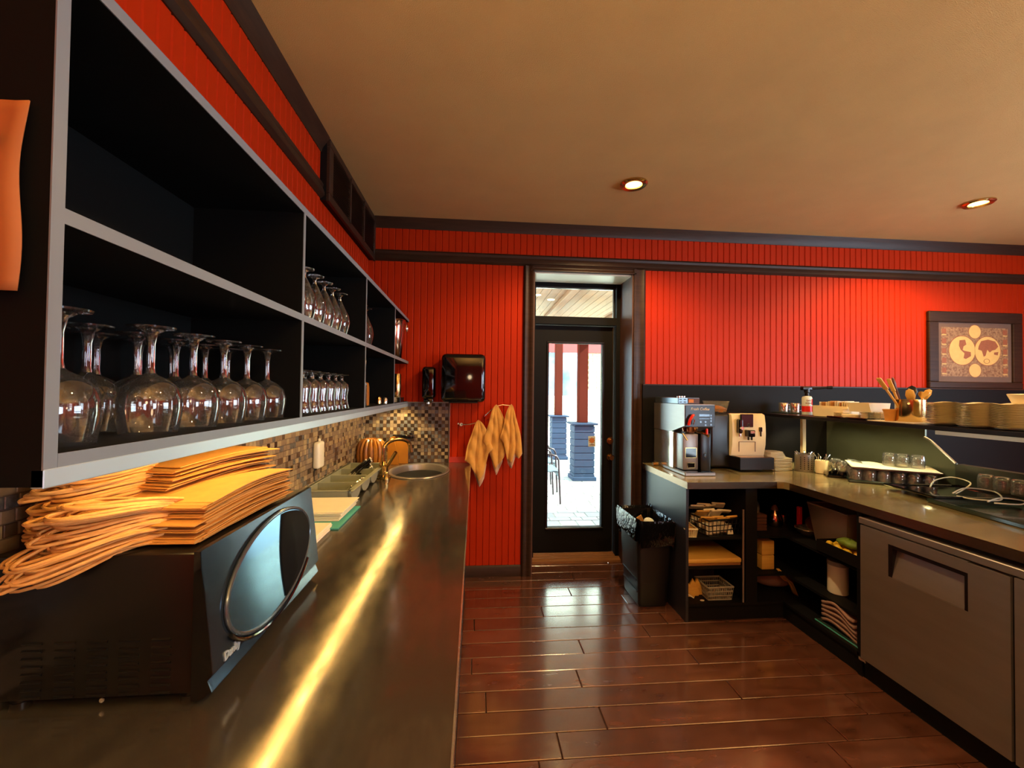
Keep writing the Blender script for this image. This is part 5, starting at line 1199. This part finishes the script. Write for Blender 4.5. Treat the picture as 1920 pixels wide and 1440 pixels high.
# right bay, seen through its open side
b = B(); b.box(2.25-.006, 2.25+.020, 2.785, 2.812, .541, .705, bev=.004); one('red_bottle', b, M['red_p'], 'red upright plastic handle in the silver bowl', 'utensil')
b = B(); b.lathe([(.05, 0), (.06, .003), (.10, .045), (.098, .048), (.055, .008), (.001, .006)], 28, (2.24, 2.70, .541), .8, .8, cap1=False); one('steel_bowl', b, M['chrome'], 'steel bowl on the shelf of the right bay', 'bowl')
lump('coffee_bag', (2.31, 2.74, .548), .035, .05, .10, M['choc'], 'brown paper bag behind the steel bowl', 'bag', 8)
bn = thing('storage_bin', 'milky plastic bin tilted in the right bay', 'bin', (2.28, 2.50, .541))
b = B(); A_ = [Vector(p) for p in ((-.07, -.13, 0), (.10, -.13, 0), (.10, .10, 0), (-.07, .10, 0))]; T_ = [Vector(p) for p in ((-.095, -.16, .235), (.13, -.16, .235), (.13, .14, .235), (-.095, .14, .235))]
va = [b.bm.verts.new(p) for p in A_]; vt = [b.bm.verts.new(p) for p in T_]; b.bridge(va, vt); b.cap(va, True); obj('bin_wall', b, M['clearw'], bn, world=False, thick=.003)
b = B()
for i in range(4): b.cyl(T_[i], T_[(i+1) % 4], .005, n=6)
obj('bin_rim', b, M['clearw'], bn, world=False)
kb = thing('fruit_crate', 'black crate of lemons in front of the milky bin', 'crate', (2.135, 2.26, .541))
b = B(); box_wall(b, 2.07, 2.20, 2.15, 2.43, .541, .612, .005); obj('crate_wall', b, M['blackm'], kb)
for k in range(8):
    b = B(); b.lathe([(.003, -.030), (.014, -.024), (.024, 0), (.014, .024), (.003, .030)], 14); b.bm.transform(Matrix.Translation((2.105+.052*(k % 2), 2.19+.062*(k//2), .590)) @ Matrix.Rotation(radians(70+20*k), 4, 'X')); one('lemon', b, M['lemon'], 'lemon in the black crate, %s pair from its near end, %s side' % (NTH[k//2], ('front', 'back')[k % 2]), 'lemon', 'lemons in the black crate')
lump('lime_net', (2.14, 2.27, .612), .045, .07, .05, M['green'], 'green net of limes on top of the lemons', 'limes', 4)
cn = thing('canister', 'white lidded canister on the lower shelf of the right bay', 'canister', (2.20, 2.42, .291))
b = B(); b.lathe([(.05, 0), (.053, .004), (.053, .165), (.050, .168)], 28); obj('canister_body', b, M['white'], cn, world=False)
b = B(); b.lathe([(.055, .168), (.056, .172), (.055, .192), (.045, .197)], 28); obj('lid', b, M['clearw'], cn, world=False)
b = B(); b.lathe([(.03, 0), (.045, .01), (.05, .03), (.03, .04)], 20, (2.33, 2.30, .291)); one('small_bowl', b, M['choc'], 'small dark bowl beside the white canister', 'bowl')
b = B(); b.prism([(2.14, .117), (2.41, .117), (2.43, .135), (2.12, .135)], 'x', 2.055, 2.26); 
one('green_tray', b, M['glasstray'], 'shallow green tray holding the folded cloths', 'tray')
b = B(); b.tube([(2.053, 2.13, .136), (2.053, 2.42, .136)], .004, 6); one('tray_edge', b, M['teal'], 'pale green front rim of the shallow tray', 'rim')
for k in range(5):
    b = B(); c0 = .137+k*.026
    b.grid(lambda u, v, k=k, c0=c0: Vector((2.075+.13*v, 2.40-.035*k*0-.25*u*(1-.04*k), c0+.024*sin(pi*min(1, u*1.15))*(1-.15*v)+.004*sin(9*u+k)+.012*(1-u))), 16, 6)
    one('folded_cloth', b, M['pink'], ['lowest', 'second lowest', 'middle', 'second highest', 'topmost'][k]+' folded pink cloth on the shallow green tray', 'cloth', 'folded cloths', thick=.016)

# ------------------------------------------------------------------ waste bin with liner
wb_ = thing('waste_bin', 'tall black waste bin with a glossy liner beside the door', 'bin', (1.248, 3.04, 0))
def rr(cx, cy, hx, hy, z, r=.025, n=5):
    pts = []
    for sx, sy, a0 in ((1, 1, 0), (-1, 1, pi/2), (-1, -1, pi), (1, -1, 3*pi/2)):
        for i in range(n): a = a0+pi/2*i/(n-1); pts.append(Vector((cx+sx*(hx-r)+r*cos(a), cy+sy*(hy-r)+r*sin(a), z)))
    return pts
b = B(); prev = None
for z, hx, hy in ((.0, .098, .150), (.012, .102, .156), (.17, .107, .164), (.172, .111, .168), (.59, .128, .185)):
    ring = [b.bm.verts.new(p) for p in rr(1.248, 3.04, hx, hy, z)]
    if prev: b.bridge(prev, ring)
    else: b.cap(ring, True)
    prev = ring
obj('bin_body', b, M['binp'], wb_, smooth=30)
b = B(); ringN = 48; rnd = random.Random(4); prev = None
nz_ = [rnd.uniform(-1, 1) for _ in range(ringN)]
for k, (z, s, amp) in enumerate(((.445, 1.06, .016), (.47, 1.09, .014), (.53, 1.12, .010), (.59, 1.14, .006), (.612, 1.10, .004), (.600, 1.02, .006), (.52, .93, .014), (.40, .80, .022), (.30, .5, .02))):
    base = rr(1.248, 3.04, .126*s, .193*s, z, .03, 12)
    ring = []
    for i, p in enumerate(base):
        d_ = (p-Vector((1.248, 3.04, p.z))).normalized(); w_ = amp*(sin(i*1.9+k*.5)+.6*nz_[i])
        zz = p.z+(.020*nz_[i]+.030*sin(i*.26+1) if k == 0 else .012*sin(i*.26+.6) if k in (2, 3, 4) else 0)
        ring.append(b.bm.verts.new(p+d_*w_+Vector((0, 0, zz-p.z))))
    if prev: b.bridge(prev, ring)
    prev = ring
b.cap(prev); obj('bin_liner', b, M['bag'], wb_, smooth=60)
b = B(); b.box(-.02, .02, -.003, .003, -.07, .07, bev=.002, mtx=Matrix.Translation((1.18, 2.93, .57)) @ Matrix.Rotation(radians(-32), 4, 'Y') @ Matrix.Rotation(radians(25), 4, 'X')); one('cardboard_strip', b, M['kraft'], 'tan cardboard strip poking from the waste bin', 'cardboard')
b = B(); b.box(1.134, 1.144, 2.90, 3.18, .10, .108); b.box(1.130, 1.142, 2.90, 3.18, .18, .186); obj('moulded_rib', b, M['binp'], wb_)
lump('plastic_wrap', (1.215, 2.90, .56), .035, .025, .05, M['signw'], 'scrap of pale plastic wrap in the waste bin', 'wrap', 12)
